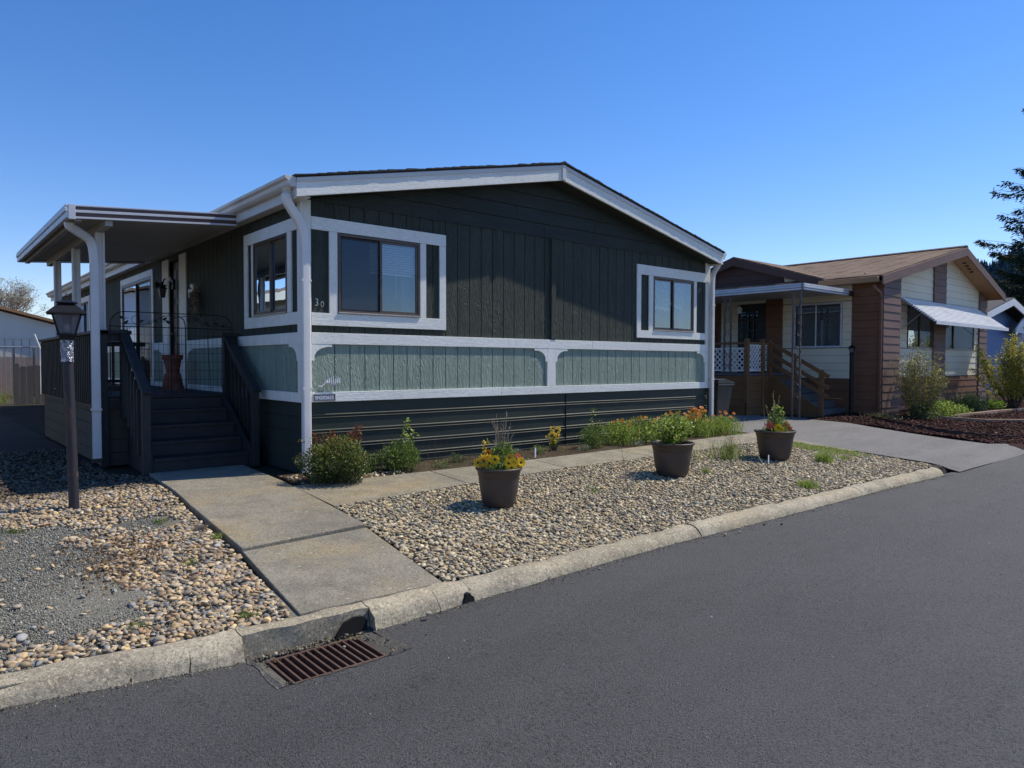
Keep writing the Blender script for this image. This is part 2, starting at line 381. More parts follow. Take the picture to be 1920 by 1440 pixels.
def siding(name, mat, u0, u1, z0, z1, holes, xf, pitch=.2032, first=None, gw=.011, gd=.010, parent=home, label=None):
    """grooved sheet siding: raised boards over a recessed backing; holes = [(u0,u1,z0,z1)]"""
    mb = MB(xf); bk = MB(xf)
    cuts = {u0, u1}
    k = (first if first is not None else u0)
    gro = []
    while k < u1:
        if k > u0: gro.append(k)
        k += pitch
    cells = []; a = u0
    for g in gro: cells.append((a, g-gw/2)); a = g+gw/2
    cells.append((a, u1))
    for a, b in cells:
        ed = sorted({a, b}|{h[i] for h in holes for i in (0, 1) if a < h[i] < b})
        for p, q in zip(ed, ed[1:]):
            m = (p+q)/2; ivs = [(z0, None)]
            hs = sorted([(h[2], h[3]) for h in holes if h[0] <= m <= h[1]])
            lo = z0; segs = []
            for h0, h1 in hs:
                if h0 > lo: segs.append((lo, h0))
                lo = max(lo, h1)
            segs.append((lo, None))
            for s0, s1 in segs:
                ta = s1 if s1 is not None else (z1(p) if callable(z1) else z1)
                tb = s1 if s1 is not None else (z1(q) if callable(z1) else z1)
                if ta <= s0+.002: continue
                mb.add([(p,0,s0),(q,0,s0),(q,0,tb),(p,0,ta),(p,.02,s0),(q,.02,s0),(q,.02,tb),(p,.02,ta)],
                       [(0,1,2,3),(0,4,5,1),(1,5,6,2),(2,6,7,3),(3,7,4,0),(4,7,6,5)])
    o = mb.build(name, mat, parent, label=label)
    return o
# hole rectangles
WL = (.45, 1.62, 2.195, 3.16); WR = (6.455, 7.64, 2.175, 3.125)
SL = (.37, 1.45, 2.20, 3.155); DR = (4.82, 5.46, 1.18, 3.34); PT = (6.62, 9.0, 1.32, 3.22); FW = (12.7, 14.0, 2.2, 3.15)
siding('siding', M['dark'], 0, W, 1.90, 3.50, [WL, WR], None, first=.4134, label='dark green grooved siding of the gable end')
siding('siding', M['sage'], 0, W, 1.19, 1.90, [], None, first=.4134, label='sage green grooved siding of the gable end')
siding('siding', M['dark'], 0, L, 1.90, 3.52, [SL, DR, PT, FW], xf_left, first=.3, label='dark green grooved siding of the porch side')
for q0, q1 in ((0, 4.82), (5.46, 6.62), (9.0, L)): siding('siding', M['sage'], q0, q1, 1.19, 1.90, [], xf_left, first=q0+.15)
# backing just behind grooves
def backing(u0, u1, zt, holes, xf, z0=1.19):
    mb = MB(xf); ed = sorted({u0, u1}|{h[i] for h in holes for i in (0, 1)})
    for p, q in zip(ed, ed[1:]):
        m = (p+q)/2; lo = z0; segs = []
        for h in sorted(holes, key=lambda h: h[2]):
            if h[0] <= m <= h[1]: segs.append((lo, h[2])); lo = h[3]
        segs.append((lo, zt))
        for s0, s1 in segs:
            if s1 > s0+.001: mb.box(p, q, .011, .05, s0, s1)
    return mb.build('wall_core', M['groove'], home)
backing(.06, W-.06, 3.5, [WL, WR], None)
backing(.06, L-.05, 3.51, [SL, DR, PT, FW], xf_left)
MB().box(W-.05, W, .06, L, .3, 3.5).box(.02, W-.02, L-.05, L, .3, 3.5).build('back_wall', M['dark'], home)
# gable boards (horizontal lap) above Z 3.5
mb = MB(); zs = [3.50, 3.70, 3.90, 4.10, 4.30, 4.42]
for i, z0 in enumerate(zs[:-1]):
    z1 = zs[i+1]-.004
    xa = max(0, (z0-3.50)/.215); xb = W-xa
    xa1 = min(RX, max(0, (z1-3.50)/.215)); xb1 = W-xa1
    joints = [xa]+[j for j in [(2.65+1.1*i) % 6+1.2, (4.7+1.7*i) % 5+1.9] if xa1+.3 < j < xb1-.3]+[xb]
    joints = sorted(joints)
    for p, q in zip(joints, joints[1:]):
        pa = p if p != xa else xa; qa = q if q != xb else xb
        pt = xa1 if p == xa else p; qt = xb1 if q == xb else q
        g = .003
        mb.add([(pa+g,-.016,z0),(qa-g,-.016,z0),(qt-g,-.004,z1),(pt+g,-.004,z1),(pa+g,.04,z0),(qa-g,.04,z0),(qt-g,.04,z1),(pt+g,.04,z1)],
               [(0,1,2,3),(0,4,5,1),(1,5,6,2),(2,6,7,3),(3,7,4,0),(4,7,6,5)])
mb.build('gable_boards', M['dark_h'], home)
# centre seam batten
MB().box(3.985, 4.075, -.03, -.001, 1.957, 3.497).build('seam_batten', M['dark'], home, bevel=.003)

# trim ---------------------------------------------------------------
def bx(mb, u0, u1, z0, z1, t=.022, b=-.0005): mb.box(u0, u1, -t, b, z0, z1)
tr = MB(); trv = MB()
for u0, u1, z0, z1 in [(.112, 2.032, 3.165, 3.315), (.112, 2.032, 2.042, 2.19), (.112, 4.9, 1.822, 1.957), (4.904, 8.018, 1.822, 1.957),
                       (.112, 3.0, 1.132, 1.248), (3.004, 6.1, 1.132, 1.248), (6.104, 8.018, 1.132, 1.248), (6.012, 8.018, 3.13, 3.30), (6.012, 8.018, 2.042, 2.17)]:
    tr = MB(); bx(tr, u0, u1, z0, z1, .024); tr.build('trim_board', M['white'], home, bevel=.003)
for u0, u1, z0, z1 in [(.34, .447, 2.192, 3.163), (1.623, 1.715, 2.192, 3.163), (1.93, 2.032, 2.192, 3.163), (6.012, 6.12, 2.172, 3.128),
                       (6.335, 6.452, 2.172, 3.128), (7.643, 7.73, 2.172, 3.128), (3.91, 4.085, 1.25, 1.82)]:
    trv = MB(); bx(trv, u0, u1, z0, z1, .022); trv.build('trim_board', M['white_v'], home, bevel=.003)
MB().box(-.024, .109, -.024, -.0005, 1.132, 3.50).build('corner_board', M['white_v'], home, bevel=.003)
MB().box(8.02, 8.155, -.024, -.0005, 1.132, 3.50).box(8.131, 8.155, 0, .09, 1.132, 3.50).build('corner_board', M['white_v'], home, bevel=.003)
def bracket(mb, u, s, w=.26, h=.20, ztop_=1.822):
    pts = [(0, 0), (w, 0), (w, -.035), (w-.035, -.035)]
    cx, cz = w-.035, -h+.035; r1, r2 = w-.07, h-.07
    for k in range(1, 9):
        a = math.pi/2+k*math.pi/18
        pts.append((cx+r1*math.cos(a)*1.0, cz+r2*math.sin(a)))
    pts += [(.035, -h+.035), (.035, -h), (0, -h)]
    mb.prism([(u+s*a, ztop_+b) for a, b in pts], -.021, -.0005)
for u, s in ((.110, 1), (3.909, -1), (4.086, 1), (8.019, -1)):
    trv = MB(); bracket(trv, u, s); trv.build('corner_bracket', M['white_v'], home, bevel=.003)
for u0, u1, z0, z1 in [(.075, 1.80, 3.16, 3.31), (.075, 1.80, 2.052, 2.198), (.075, 4.45, 1.822, 1.957), (5.86, 6.50, 1.822, 1.957), (9.13, L, 1.822, 1.957),
                       (.075, 4.45, 1.132, 1.248), (5.86, L, 1.132, 1.248), (1.68, 1.80, 2.2, 3.158), (1.453, 1.53, 2.2, 3.158), (.25, .367, 2.2, 3.158),
                       (6.50, 9.12, 3.222, 3.34), (6.50, 6.618, 1.25, 3.22), (9.002, 9.12, 1.25, 3.22), (6.62, 9.0, 1.25, 1.318),
                       (12.55, 14.15, 3.152, 3.28), (12.55, 14.15, 2.07, 2.198), (12.55, 12.698, 2.2, 3.15), (14.002, 14.15, 2.2, 3.15),
                       (4.45, 4.818, 1.132, 3.40), (5.462, 5.86, 1.132, 3.40)]:
    MB(xf_left).box(u0, u1, -.022, -.0005, z0, z1).build('trim_board', M['white_v'], home, bevel=.003)
MB(xf_left).box(.0005, .072, -.0235, -.0005, 1.132, 3.5).build('corner_board', M['white_v'], home, bevel=.003)
for u, s in ((.074, 1), (4.449, -1), (5.861, 1)):
    tl = MB(xf_left); bracket(tl, u, s); tl.build('corner_bracket', M['white_v'], home, bevel=.003)

# skirting: horizontally ribbed metal --------------------------------
prof = [(0, 1.13)]
z = 1.04
def rib(z): return [(0, z+.030), (-.003, z+.028), (-.013, z+.020), (-.013, z+.014), (-.004, z+.006), (-.004, z-.006), (-.013, z-.014), (-.013, z-.020), (-.003, z-.028), (0, z-.030)]
pr_ = [(0.0, 1.13)]
for zc in (.96, .773, .590, .415): pr_ += rib(zc)
pr_ += [(0, .33), (-.02, .325), (-.02, .30), (0, .28)]
def ribbed(name, u0, u1, xf, y0, wav=.006, joints=()):
    n = int((u1-u0)/.12); vs = []; fs = []
    us = [u0+(u1-u0)*i/n for i in range(n+1)]
    for i, u in enumerate(us):
        for j, (d, z) in enumerate(pr_):
            wv = wav*math.sin(u*1.9+j*.35)*math.sin(u*.83+z*5)+wav*.6*math.sin(u*5.1+z*9)
            vs.append((u, y0+d+wv, z+.004*math.sin(u*1.1+z*3)))
    m = len(pr_)
    for i in range(n):
        if any(us[i] <= j < us[i+1] for j in joints): continue
        for j in range(m-1): fs.append((i*m+j, i*m+j+1, (i+1)*m+j+1, (i+1)*m+j))
    mb = MB(xf); mb.add(vs, fs)
    return mb
M['skirt'] = pbr('green_metal_skirting', (.028, .038, .031), (.023, .031, .026), 2, .55, .12, 3, .03, spec=.3)
ribbed('skirting', .02, W-.02, None, .008, .0016).build('skirting', M['skirt'], home, smooth=True, angle=35, label='ribbed metal skirting under the gable end')
for x, w_ in ((4.33, .0035),): MB().box(x-w_, x+w_, -.007, .02, .33, 1.128).build('skirting_joint', M['groove'], home)
MB().box(W-.04, W, .0, .05, .3, 1.13).build('skirting_corner', M['groove'], home)
lapz = MB(xf_left)
for i in range(5): lapz.prism([(.028, 1.13-i*.17), (.012, .965-i*.17), (.05, .965-i*.17), (.05, 1.13-i*.17)], .05, L, 'x')
lm = MB(); 
for i in range(5):
    z1 = 1.13-i*.17; z0 = z1-.166
    lm.add([(.026,.02,z1),(.010,.02,z0),(.06,.02,z0),(.06,.02,z1),(.026,L,z1),(.010,L,z0),(.06,L,z0),(.06,L,z1)], [(0,1,2,3),(4,7,6,5),(0,4,5,1),(1,5,6,2),(2,6,7,3),(3,7,4,0)])
lm.build('skirting', M['dark_h'], home, label='dark lapped skirting boards on the porch side')
MB().box(.0, .045, .0, .045, .3, .90).build('skirting_corner', M['deck_side'], home)

# roof ---------------------------------------------------------------
YF = -.295
EL, ER, RR_, ZE, ZR = -.18, W+.03, 3.97, 3.665, 4.555      # eaves, ridge and their heights
def zroof(x): return ZE+(x-EL)*(ZR-ZE)/(RR_-EL) if x < RR_ else ZE+(ER-x)*(ZR-ZE)/(ER-RR_)
slabs = MB()
for a in (EL-.025, ER+.025):
    b = RR_
    slabs.add([(a,YF-.012,ZE-.005),(b,YF-.012,ZR-.01),(b,L+.2,ZR-.01),(a,L+.2,ZE-.005),
               (a,YF-.012,ZE+.018),(b,YF-.012,ZR+.018),(b,L+.2,ZR+.018),(a,L+.2,ZE+.018)], [(0,3,2,1),(4,5,6,7),(0,1,5,4),(1,2,6,5),(2,3,7,6),(3,0,4,7)])
slabs.build('roof', M['shingle_black'], home)
random.seed(3); x = EL-.03; tabs = MB()
while x < ER+.02:
    w = random.uniform(.12, .15); X0, X1 = x, min(x+w, ER+.03)
    if X0 < RR_ < X1: X1 = RR_
    za, zb = zroof(X0)+.016, zroof(X1)+.016
    o = random.uniform(.031, .035); h = random.uniform(.008, .022)
    tabs.add([(X0,YF-o,za-.004),(X1,YF-o,zb-.004),(X1,YF+.2,zb+.002),(X0,YF+.2,za+.002),(X0,YF-o,za+h),(X1,YF-o,zb+h*.6),(X1,YF+.2,zb+h),(X0,YF+.2,za+h)],
             [(0,3,2,1),(4,5,6,7),(0,1,5,4),(1,2,6,5),(2,3,7,6),(3,0,4,7)])
    x = X1+.0005
tabs.build('shingle_tabs', M['shingle_black'], home); tabs = MB()
for y in np.arange(.1, L, .33):
    tabs.box(EL-.045-random.uniform(0, .012), EL+.04, y, y+.30, ZE+.010, ZE+.034)
tabs.build('eave_tabs', M['shingle_black'], home)
MB().prism([(RR_-.14, ZR-.012), (RR_, ZR+.045), (RR_+.14, ZR-.012), (RR_, ZR+.01)], YF-.03, L, 'y').build('ridge_cap', M['shingle_black'], home)
fa = MB(); fs2 = MB()
for a in (EL, ER):
    fa.prism([(a, ZE-.215), (RR_, ZR-.235), (RR_, ZR-.065), (a, ZE-.052)], YF, YF+.035)
    fs2.prism([(a, ZE-.058), (RR_, ZR-.070), (RR_, ZR-.012), (a, ZE-.008)], YF-.012, YF+.03)
fa.build('fascia', M['white'], home, bevel=.003); fs2.build('fascia_cap', M['lilac'], home, bevel=.002)
MB().box(RR_-.035, RR_+.035, YF-.02, YF+.03, ZR-.235, ZR-.015).build('peak_plate', M['lilac'], home, bevel=.002)
so = MB()
for a in (EL+.01, ER-.01):
    so.add([(a, YF+.035, ZE-.19), (RR_, YF+.035, ZR-.22), (RR_, .02, ZR-.22), (a, .02, ZE-.19),
            (a, YF+.035, ZE-.175), (RR_, YF+.035, ZR-.205), (RR_, .02, ZR-.205), (a, .02, ZE-.175)], [(0,3,2,1),(4,5,6,7),(0,1,5,4),(1,2,6,5),(2,3,7,6),(3,0,4,7)])
so.build('soffit', M['dark_h'], home)
MB().box(EL, EL+.022, YF+.036, L+.1, ZE-.225, ZE-.01).build('eave_board', M['gutter'], home, bevel=.002)
MB().box(ER-.022, ER, YF+.036, L+.1, ZE-.225, ZE-.01).build('eave_board', M['gutter'], home, bevel=.002)
MB().box(EL+.023, .0, YF+.04, L+.1, ZE-.20, ZE-.188).build('eave_soffit', M['gutter'], home)
def gutter(xw, s, y0, y1, zt=3.69, name='gutter', mat=None, par=home):
    P = [(0, 0), (0, -.115), (.06, -.115), (.085, -.09), (.095, -.05), (.125, -.03), (.13, 0), (.118, 0), (.112, -.02), (.085, -.04), (.073, -.085), (.055, -.103), (.012, -.103), (.012, 0)]
    mb = MB().prism([(xw+s*a, zt+b) for a, b in P], y0, y1)
    E = [(0, 0), (0, -.115), (.06, -.115), (.085, -.09), (.095, -.05), (.125, -.03), (.13, 0)]
    mb.prism([(xw+s*a, zt+b) for a, b in E], y0-.004, y0+.004); mb.prism([(xw+s*a, zt+b) for a, b in E], y1-.004, y1+.004)
    return mb.build(name, mat or M['gutter'], par, bevel=.0015)
gutter(EL-.002, -1, YF+.01, L+.1, ZE+.005); gutter(ER+.002, 1, YF+.01, L+.1, ZE+.005)
def downspout(pts, w, h, par, mat, name='downspout', bands=()):
    mb = MB(); P = [Vector(p) for p in pts]
    # rounded rectangular pipe
    m = len(P); n = 12; vs = []
    for i, p in enumerate(P):
        d = (P[min(i+1, m-1)]-P[max(i-1, 0)]).normalized()
        side = Vector((0, 1, 0)) if abs(d.y) < .9 else Vector((1, 0, 0))
        if abs(d.x) > abs(d.y): side = Vector((0, 1, 0))
        else: side = Vector((1, 0, 0))
        a = (side-d*side.dot(d)).normalized(); b = d.cross(a)
        if abs(a.x) > .5: a, b = b, a
        for k in range(n):
            t = 2*math.pi*k/n; cx, cy = math.cos(t), math.sin(t)
            e = .45
            vs.append(p+a*(w/2*math.copysign(abs(cx)**e, cx))+b*(h/2*math.copysign(abs(cy)**e, cy)))
    fs = [(i*n+k, i*n+(k+1) % n, (i+1)*n+(k+1) % n, (i+1)*n+k) for i in range(m-1) for k in range(n)]
    fs += [tuple(range(n-1, -1, -1)), tuple((m-1)*n+k for k in range(n))]
    mb.add(vs, fs)
    for (x, y, z) in bands:
        mb.box(x-h/2-.006, x+h/2+.006, y-w/2-.006, y+w/2+.006, z-.012, z+.012)
    return mb.build(name, mat, par, smooth=True, angle=30)
def curve(pts, n=6):
    """rounds the corners of a polyline"""
    P = [Vector(p) for p in pts]; out = [P[0]]
    for a, b, c in zip(P, P[1:], P[2:]):
        r = min((a-b).length, (c-b).length)*.45
        p, q = b+(a-b).normalized()*r, b+(c-b).normalized()*r
        for k in range(n+1):
            t = k/n; out.append(p*(1-t)**2+b*2*t*(1-t)+q*t*t)
    out.append(P[-1]); return out
downspout(curve([(-.245, -.16, 3.56), (-.245, -.16, 3.42), (.01, -.08, 3.12), (.02, -.070, .32)]), .075, .105, home, M['pipe'], bands=[(.02, -.066, 1.30), (.015, -.07, 2.55)])
downspout(curve([(W+.10, -.16, 3.56), (W+.10, -.16, 3.46), (W+.03, -.08, 3.30), (W+.03, -.07, 3.1), (W+.03, -.07, .32)]), .07, .09, home, M['gutter'], bands=[(W+.03, -.066, 1.30), (W+.03, -.066, 2.7)])

# windows ------------------------------------------------------------
def window(name, rect, xf, mull, parent=home, gl=None, screen_side=0, blind=None, depth=.9, curtain=False, fw=.032, label=None, room=True, framemat=None, slider=False):
    u0, u1, z0, z1 = rect; um = u0+(u1-u0)*mull; fm = framemat or M['frame']
    f = MB(xf); e = .002
    u0 += e; u1 -= e; z0 += e; z1 -= e
    f.box(u0, u1, -.028, .05, z0, z0+fw).box(u0, u1, -.028, .05, z1-fw, z1).box(u0, u0+fw, -.028, .05, z0+fw, z1-fw).box(u1-fw, u1, -.028, .05, z0+fw, z1-fw)
    fr = f.build(name, fm, parent, bevel=.003, label=label)
    s = MB(xf); a, b, c, d = u0+fw, u1-fw, z0+fw, z1-fw; sw = .026
    for p, q, y in ((a, um+.02, .004), (um-.018, b, -.018)):
        s.box(p, q, y, y+.02, c, c+sw).box(p, q, y, y+.02, d-sw, d).box(p, p+sw+.004, y, y+.02, c+sw, d-sw).box(q-sw-.004, q, y, y+.02, c+sw, d-sw)
    s.build('sash', fm, fr, bevel=.002)
    tk = MB(xf).box(u0-.004, u1+.004, -.040, -.029, z0-.004, z0+.014).build('sill', M['track'], fr, bevel=.002)
    g = gl or M['glass']
    MB(xf).add([(a,.014,c),(um+.01,.014,c),(um+.01,.014,d),(a,.014,d)], [(0,1,2,3)]).build('pane', g, fr)
    MB(xf).add([(um,-.008,c),(b,-.008,c),(b,-.008,d),(um,-.008,d)], [(0,1,2,3)]).build('pane', g, fr)
    if screen_side: MB(xf).add([(a,-.004,c),(um-.018,-.004,c),(um-.018,-.004,d),(a,-.004,d)], [(0,1,2,3)]).build('insect_screen', M['screen'], fr)
    if room:
        r = MB(xf); U0, U1, Z0, Z1, Y1 = u0-.35, u1+.35, z0-.5, z1+.15, depth
        r.add([(U0,.052,Z0),(U1,.052,Z0),(U1,.052,Z1),(U0,.052,Z1),(U0,Y1,Z0),(U1,Y1,Z0),(U1,Y1,Z1),(U0,Y1,Z1)], [(4,5,6,7),(0,1,5,4),(1,2,6,5),(2,3,7,6),(3,0,4,7)])
        r.build('room_lining', M['room'], fr)
    if blind:
        bl = MB(xf); zz = d-.01; n = 0
        while zz > d-blind:
            bl.add([(a-.03,.035,zz),(b+.03,.035,zz),(b+.03,.055,zz-.022),(a-.03,.055,zz-.022)], [(0,1,2,3)]); zz -= .031
        bl.box(a-.03, b+.03, .07, .10, zz-.02, zz)
        bl.build('blind', M['blind'], fr)
        MB(xf).tube([(b-.28, .07, d), (b-.275, .07, d-.72)], .004, 6).build('blind_wand', M['blind'], fr)
        MB(xf).box(b-.16, b-.02, .14, .15, c-.2, d).build('blind_edge', M['lattice_in'], fr)
    if curtain:
        def drape(ua, ub, zb_l, zb_r, nm):
            N = 60; vs = []; fs = []; RR = random.Random(5)
            for i in range(N+1):
                u = lerp(ua, ub, i/N); sc = .035*abs(math.sin(i*.42))+.02*RR.random()
                zb = lerp(zb_l, zb_r, i/N)+sc
                for j in range(9): vs.append((u, .09+.018*math.sin(i*.9)+.006*math.sin(j), lerp(d+.02, zb, j/8)))
            for i in range(N):
                for j in range(8): fs.append((i*9+j, i*9+j+1, (i+1)*9+j+1, (i+1)*9+j))
            MB(xf).add(vs, fs).build(nm, M['lace'], fr, smooth=True)
            # bright scalloped hem
            h = MB(xf)
            for i in range(0, N, 1):
                u = lerp(ua, ub, i/N); zb = lerp(zb_l, zb_r, i/N)+.035*abs(math.sin(i*.42))
                h.box(u, u+(ub-ua)/N*.7, .066, .070, zb-.01, zb+.03+.02*abs(math.sin(i*1.3)))
            h.build('curtain_hem', M['blind'], fr)
        drape(a, um-.02, d-.52, d-.56, 'lace_curtain'); drape(um+.02, b-.18, d-.46, d-.54, 'lace_curtain')
        MB(xf).box(a+.02, um-.05, .2, .3, c, c+.30).box(um+.03, um+.16, .25, .35, c, c+.3).build('room_shelf', M['door'], fr)
        MB(xf).box(b-.2, b-.02, .14, .16, c-.1, d).build('side_drape', M['lattice_in'], fr)
    return fr
window('window', WL, None, .51, screen_side=1, blind=.36, label='wide slider window with white blind at the porch corner')
window('window', WR, None, .49, curtain=True, label='slider window with lace curtain at the far corner')
window('window', SL, xf_left, .5, gl=M['glass_left'], blind=.30, label='slider window on the porch side')
window('patio_door', PT, xf_left, .5, gl=M['glass_left'], fw=.06, label='sliding glass patio door under the porch roof')
window('window', FW, xf_left, .5, gl=M['glass_left'], label='small far window on the porch side')
# dark solid parts beside the glass of the patio door (heavy stiles)
# front door
dr = MB(xf_left).box(4.822, 5.458, .05, .09, 1.19, 3.335).build('front_door', M['door'], home, bevel=.004)
dp = MB(xf_left)
for z0, z1 in ((1.35, 1.95), (2.05, 2.6), (2.7, 3.2)):
    for u0, u1 in ((4.90, 5.10), (5.18, 5.38)): dp.box(u0, u1, .04, .052, z0, z1)
dp.build('door_panel', M['door'], dr, bevel=.006)
MB(xf_left).lathe([(.0, 0), (.03, 0)], (5.4, .03, 2.05), 8).tube([(5.39, .05, 2.1), (5.39, -.01, 2.1), (5.30, -.012, 2.1)], .012, 8).build('handle', M['silver'], dr)

# house number and serial plate, small metal scroll -------------------
def text(body, loc, size, mat, parent, ext=.004, rot=(R(90), 0, 0), name='house_number', shear=0, bold=.0):
    c = D.curves.new(name, 'FONT'); c.body = body; c.size = size; c.extrude = ext; c.offset = bold; c.shear = shear; c.materials.append(mat)
    oc = D.objects.new('t', c); COL.objects.link(oc); bpy.context.view_layer.update(); me = D.meshes.new_from_object(oc); D.objects.remove(oc)
    if not me.materials: me.materials.append(mat)
    o = D.objects.new(name, me); COL.objects.link(o); b = base_of(parent); o.parent = parent
    o.location = Vector(loc)-b; o.rotation_euler = rot; return o
text('3', (.148, -.012, 2.272), .125, M['silver'], home, .003, bold=-.002); text('0', (.226, -.012, 2.262), .098, M['silver'], home, .003, bold=-.002)
pl = MB().box(.128, .405, -.032, -.0245, 1.147, 1.222).build('serial_plate', M['plate'], home, bevel=.002)
pf = MB()
for a in ((.128, .405, 1.222, 1.230), (.128, .405, 1.139, 1.147), (.398, .406, 1.147, 1.222)): pf.box(a[0], a[1], -.036, -.0245, a[2], a[3])
pf.build('plate_rim', M['silver'], pl)
text('SN202655', (.142, -.0335, 1.165), .057, M['blind'], pl, .002, name='lettering')
# recessed gable louver none; small vent cap
# ================================================================== porch: deck, stairs, rails, pan roof
porch = empty('porch', (-.9, 4.5, .3), 0, 'dark painted deck and steps under a flat pan roof on pale posts', 'porch')
DX = -1.66; DZ = 1.17; DY0 = 2.12; DY1 = 7.0
dk = MB(); y = DY0
while y < DY1: dk.box(DX, -.03, y, y+.135, DZ-.035, DZ); y += .141
dk.build('deck_boards', M['deck'], porch, bevel=.003)
ds = MB()
for i in range(5):
    z1 = DZ-.05-i*.165
    ds.box(DX-.02, DX+.01, DY0, DY1, max(.30, z1-.16), z1)
    ds.box(DX+.012, -.05, DY0-.0, DY0+.025, max(.30, z1-.16), z1)
ds.build('deck_skirt', M['deck_side'], porch, bevel=.003)
MB().box(DX-.03, DX, DY0-.03, DY1, DZ-.16, DZ-.04).box(DX, -.05, DY0-.03, DY0-.002, DZ-.16, DZ-.04).build('rim_board', M['deck'], porch, bevel=.003)
# stairs
SX0, SX1 = -1.40, -.20; rise = (DZ-.30)/5; run = .265; SY0 = DY0-run*4
for i in range(1, 5):
    z = .30+rise*i; y0 = DY0-run*(5-i)
    MB().box(SX0+.045, SX1-.045, y0-.02, y0+.115, z-.036, z).box(SX0+.045, SX1-.045, y0+.121, y0+run+.0, z-.036, z).build('stair_tread', M['deck'], porch, bevel=.003)
    MB().box(SX0+.045, SX1-.045, y0+.004, y0+.024, z-rise+.001 if i > 1 else .27, z-.037).build('stair_riser', M['deck'], porch, bevel=.002)
MB().box(SX0+.045, SX1-.045, DY0-.06, DY0-.034, DZ-rise+.0, DZ-.04).build('stair_riser', M['deck'], porch)
for x in (SX0, SX1-.04):
    MB().prism([(SY0-.02, .28), (DY0-.034, .28), (DY0-.034, DZ-.0), (DY0-.1, DZ+.0), (SY0-.02, .30+rise+.03)], x, x+.04, 'x').build('stringer', M['deck'], porch, bevel=.003)
def post(x, y, z0, z1, w=.088, mat=None, name='rail_post'):
    return MB().box(x-w/2, x+w/2, y-w/2, y+w/2, z0, z1).build(name, mat or M['deck'], porch, bevel=.005)
# stair rails: newel, sloped cap, balusters
for x in (SX0-.03, SX1+.03):
    post(x, SY0-.02, .28, 1.27); post(x, DY0-.04, .9, 1.94)
    a = Vector((x, SY0-.10, 1.24)); b = Vector((x, DY0-.02, 2.00))
    MB().bar(a, b, .105, .038).build('handrail', M['deck'], porch, bevel=.006)
    MB().bar(a+Vector((0, .06, -.09)), b+Vector((0, 0, -.07)), .04, .085).build('under_rail', M['deck'], porch, bevel=.004)
    sg = 1 if x < -1 else -1
    for k in range(1, 7):
        t = k/7; y = lerp(SY0, DY0, t)
        MB().box(x-.02-sg*.035, x+.02-sg*.035, y-.02, y+.02, lerp(.40, 1.12, t), lerp(1.19, 1.90, t)).build('baluster', M['deck'], porch, bevel=.003)
# deck front rails (short pieces both sides of the stairs)
for x0, x1 in ((DX-.03, SX0+.02), (SX1-.02, -.03)):
    MB().box(x0-.02, x1+.03, DY0-.10, DY0+.06, 1.955, 2.0).build('top_rail', M['deck'], porch, bevel=.006)
    MB().box(x0, x1, DY0-.045, DY0-.005, 1.87, 1.95).box(x0, x1, DY0-.045, DY0-.005, 1.24, 1.30).build('rail_board', M['deck'], porch, bevel=.003)
post(DX, DY0-.02, .30, 1.95)
post(-.06, DY0-.02, 1.0, 1.95)
MB().box(-.09, -.05, DY0-.09, DY0-.05, 1.2, 1.9).build('baluster', M['deck'], porch)
# outer side rail with dense balusters
MB().box(DX-.10, DX+.05, DY0-.1, DY1, 1.955, 1.995).build('top_rail', M['deck'], porch, bevel=.006)
MB().box(DX-.02, DX+.02, DY0, DY1, 1.87, 1.95).box(DX-.02, DX+.02, DY0, DY1, 1.22, 1.29).build('rail_board', M['deck'], porch, bevel=.003)
y = DY0+.13
while y < DY1:
    MB().box(DX-.065, DX-.022, y-.02, y+.02, 1.05, 1.95).build('baluster', M['deck'], porch, bevel=.003); y += .135
# far rail and a low bench board inside
MB().box(DX, -.05, DY1-.04, DY1, 1.90, 1.98).box(DX, -.05, DY1-.04, DY1, 1.22, 1.28).build('rail_board', M['deck'], porch, bevel=.003)
for k in range(11):
    x = lerp(DX+.1, -.2, k/10); MB().box(x-.02, x+.02, DY1-.08, DY1-.042, 1.17, 1.95).build('baluster', M['deck'], porch)

# pan roof -------------------------------------------------------------
AX0, AX1 = -2.06, -.15; AY0, AY1 = 1.62, 6.35
def az(x): return lerp(3.285, 3.435, (x-AX0)/(AX1-AX0))
pan = MB(); y = AY0+.02
while y < AY1-.02:                                   # ribbed pans run out from the wall
    y1 = min(y+.075, AY1-.02)
    pan.add([(AX0,y,az(AX0)),(AX1,y,az(AX1)),(AX1,y1-.006,az(AX1)),(AX0,y1-.006,az(AX0)),(AX0,y,az(AX0)+.05),(AX1,y,az(AX1)+.05),(AX1,y1-.006,az(AX1)+.05),(AX0,y1-.006,az(AX0)+.05)],
            [(0,3,2,1),(4,5,6,7),(0,1,5,4),(1,2,6,5),(2,3,7,6),(3,0,4,7)])
    y = y1
pan.add([(AX0,AY0,az(AX0)+.008),(AX1,AY0,az(AX1)+.008),(AX1,AY1,az(AX1)+.008),(AX0,AY1,az(AX0)+.008),(AX0,AY0,az(AX0)+.06),(AX1,AY0,az(AX1)+.06),(AX1,AY1,az(AX1)+.06),(AX0,AY1,az(AX0)+.06)],
        [(0,3,2,1),(4,5,6,7),(0,1,5,4),(1,2,6,5),(2,3,7,6),(3,0,4,7)])
pan.build('pan_roof', M['soffit'], porch)
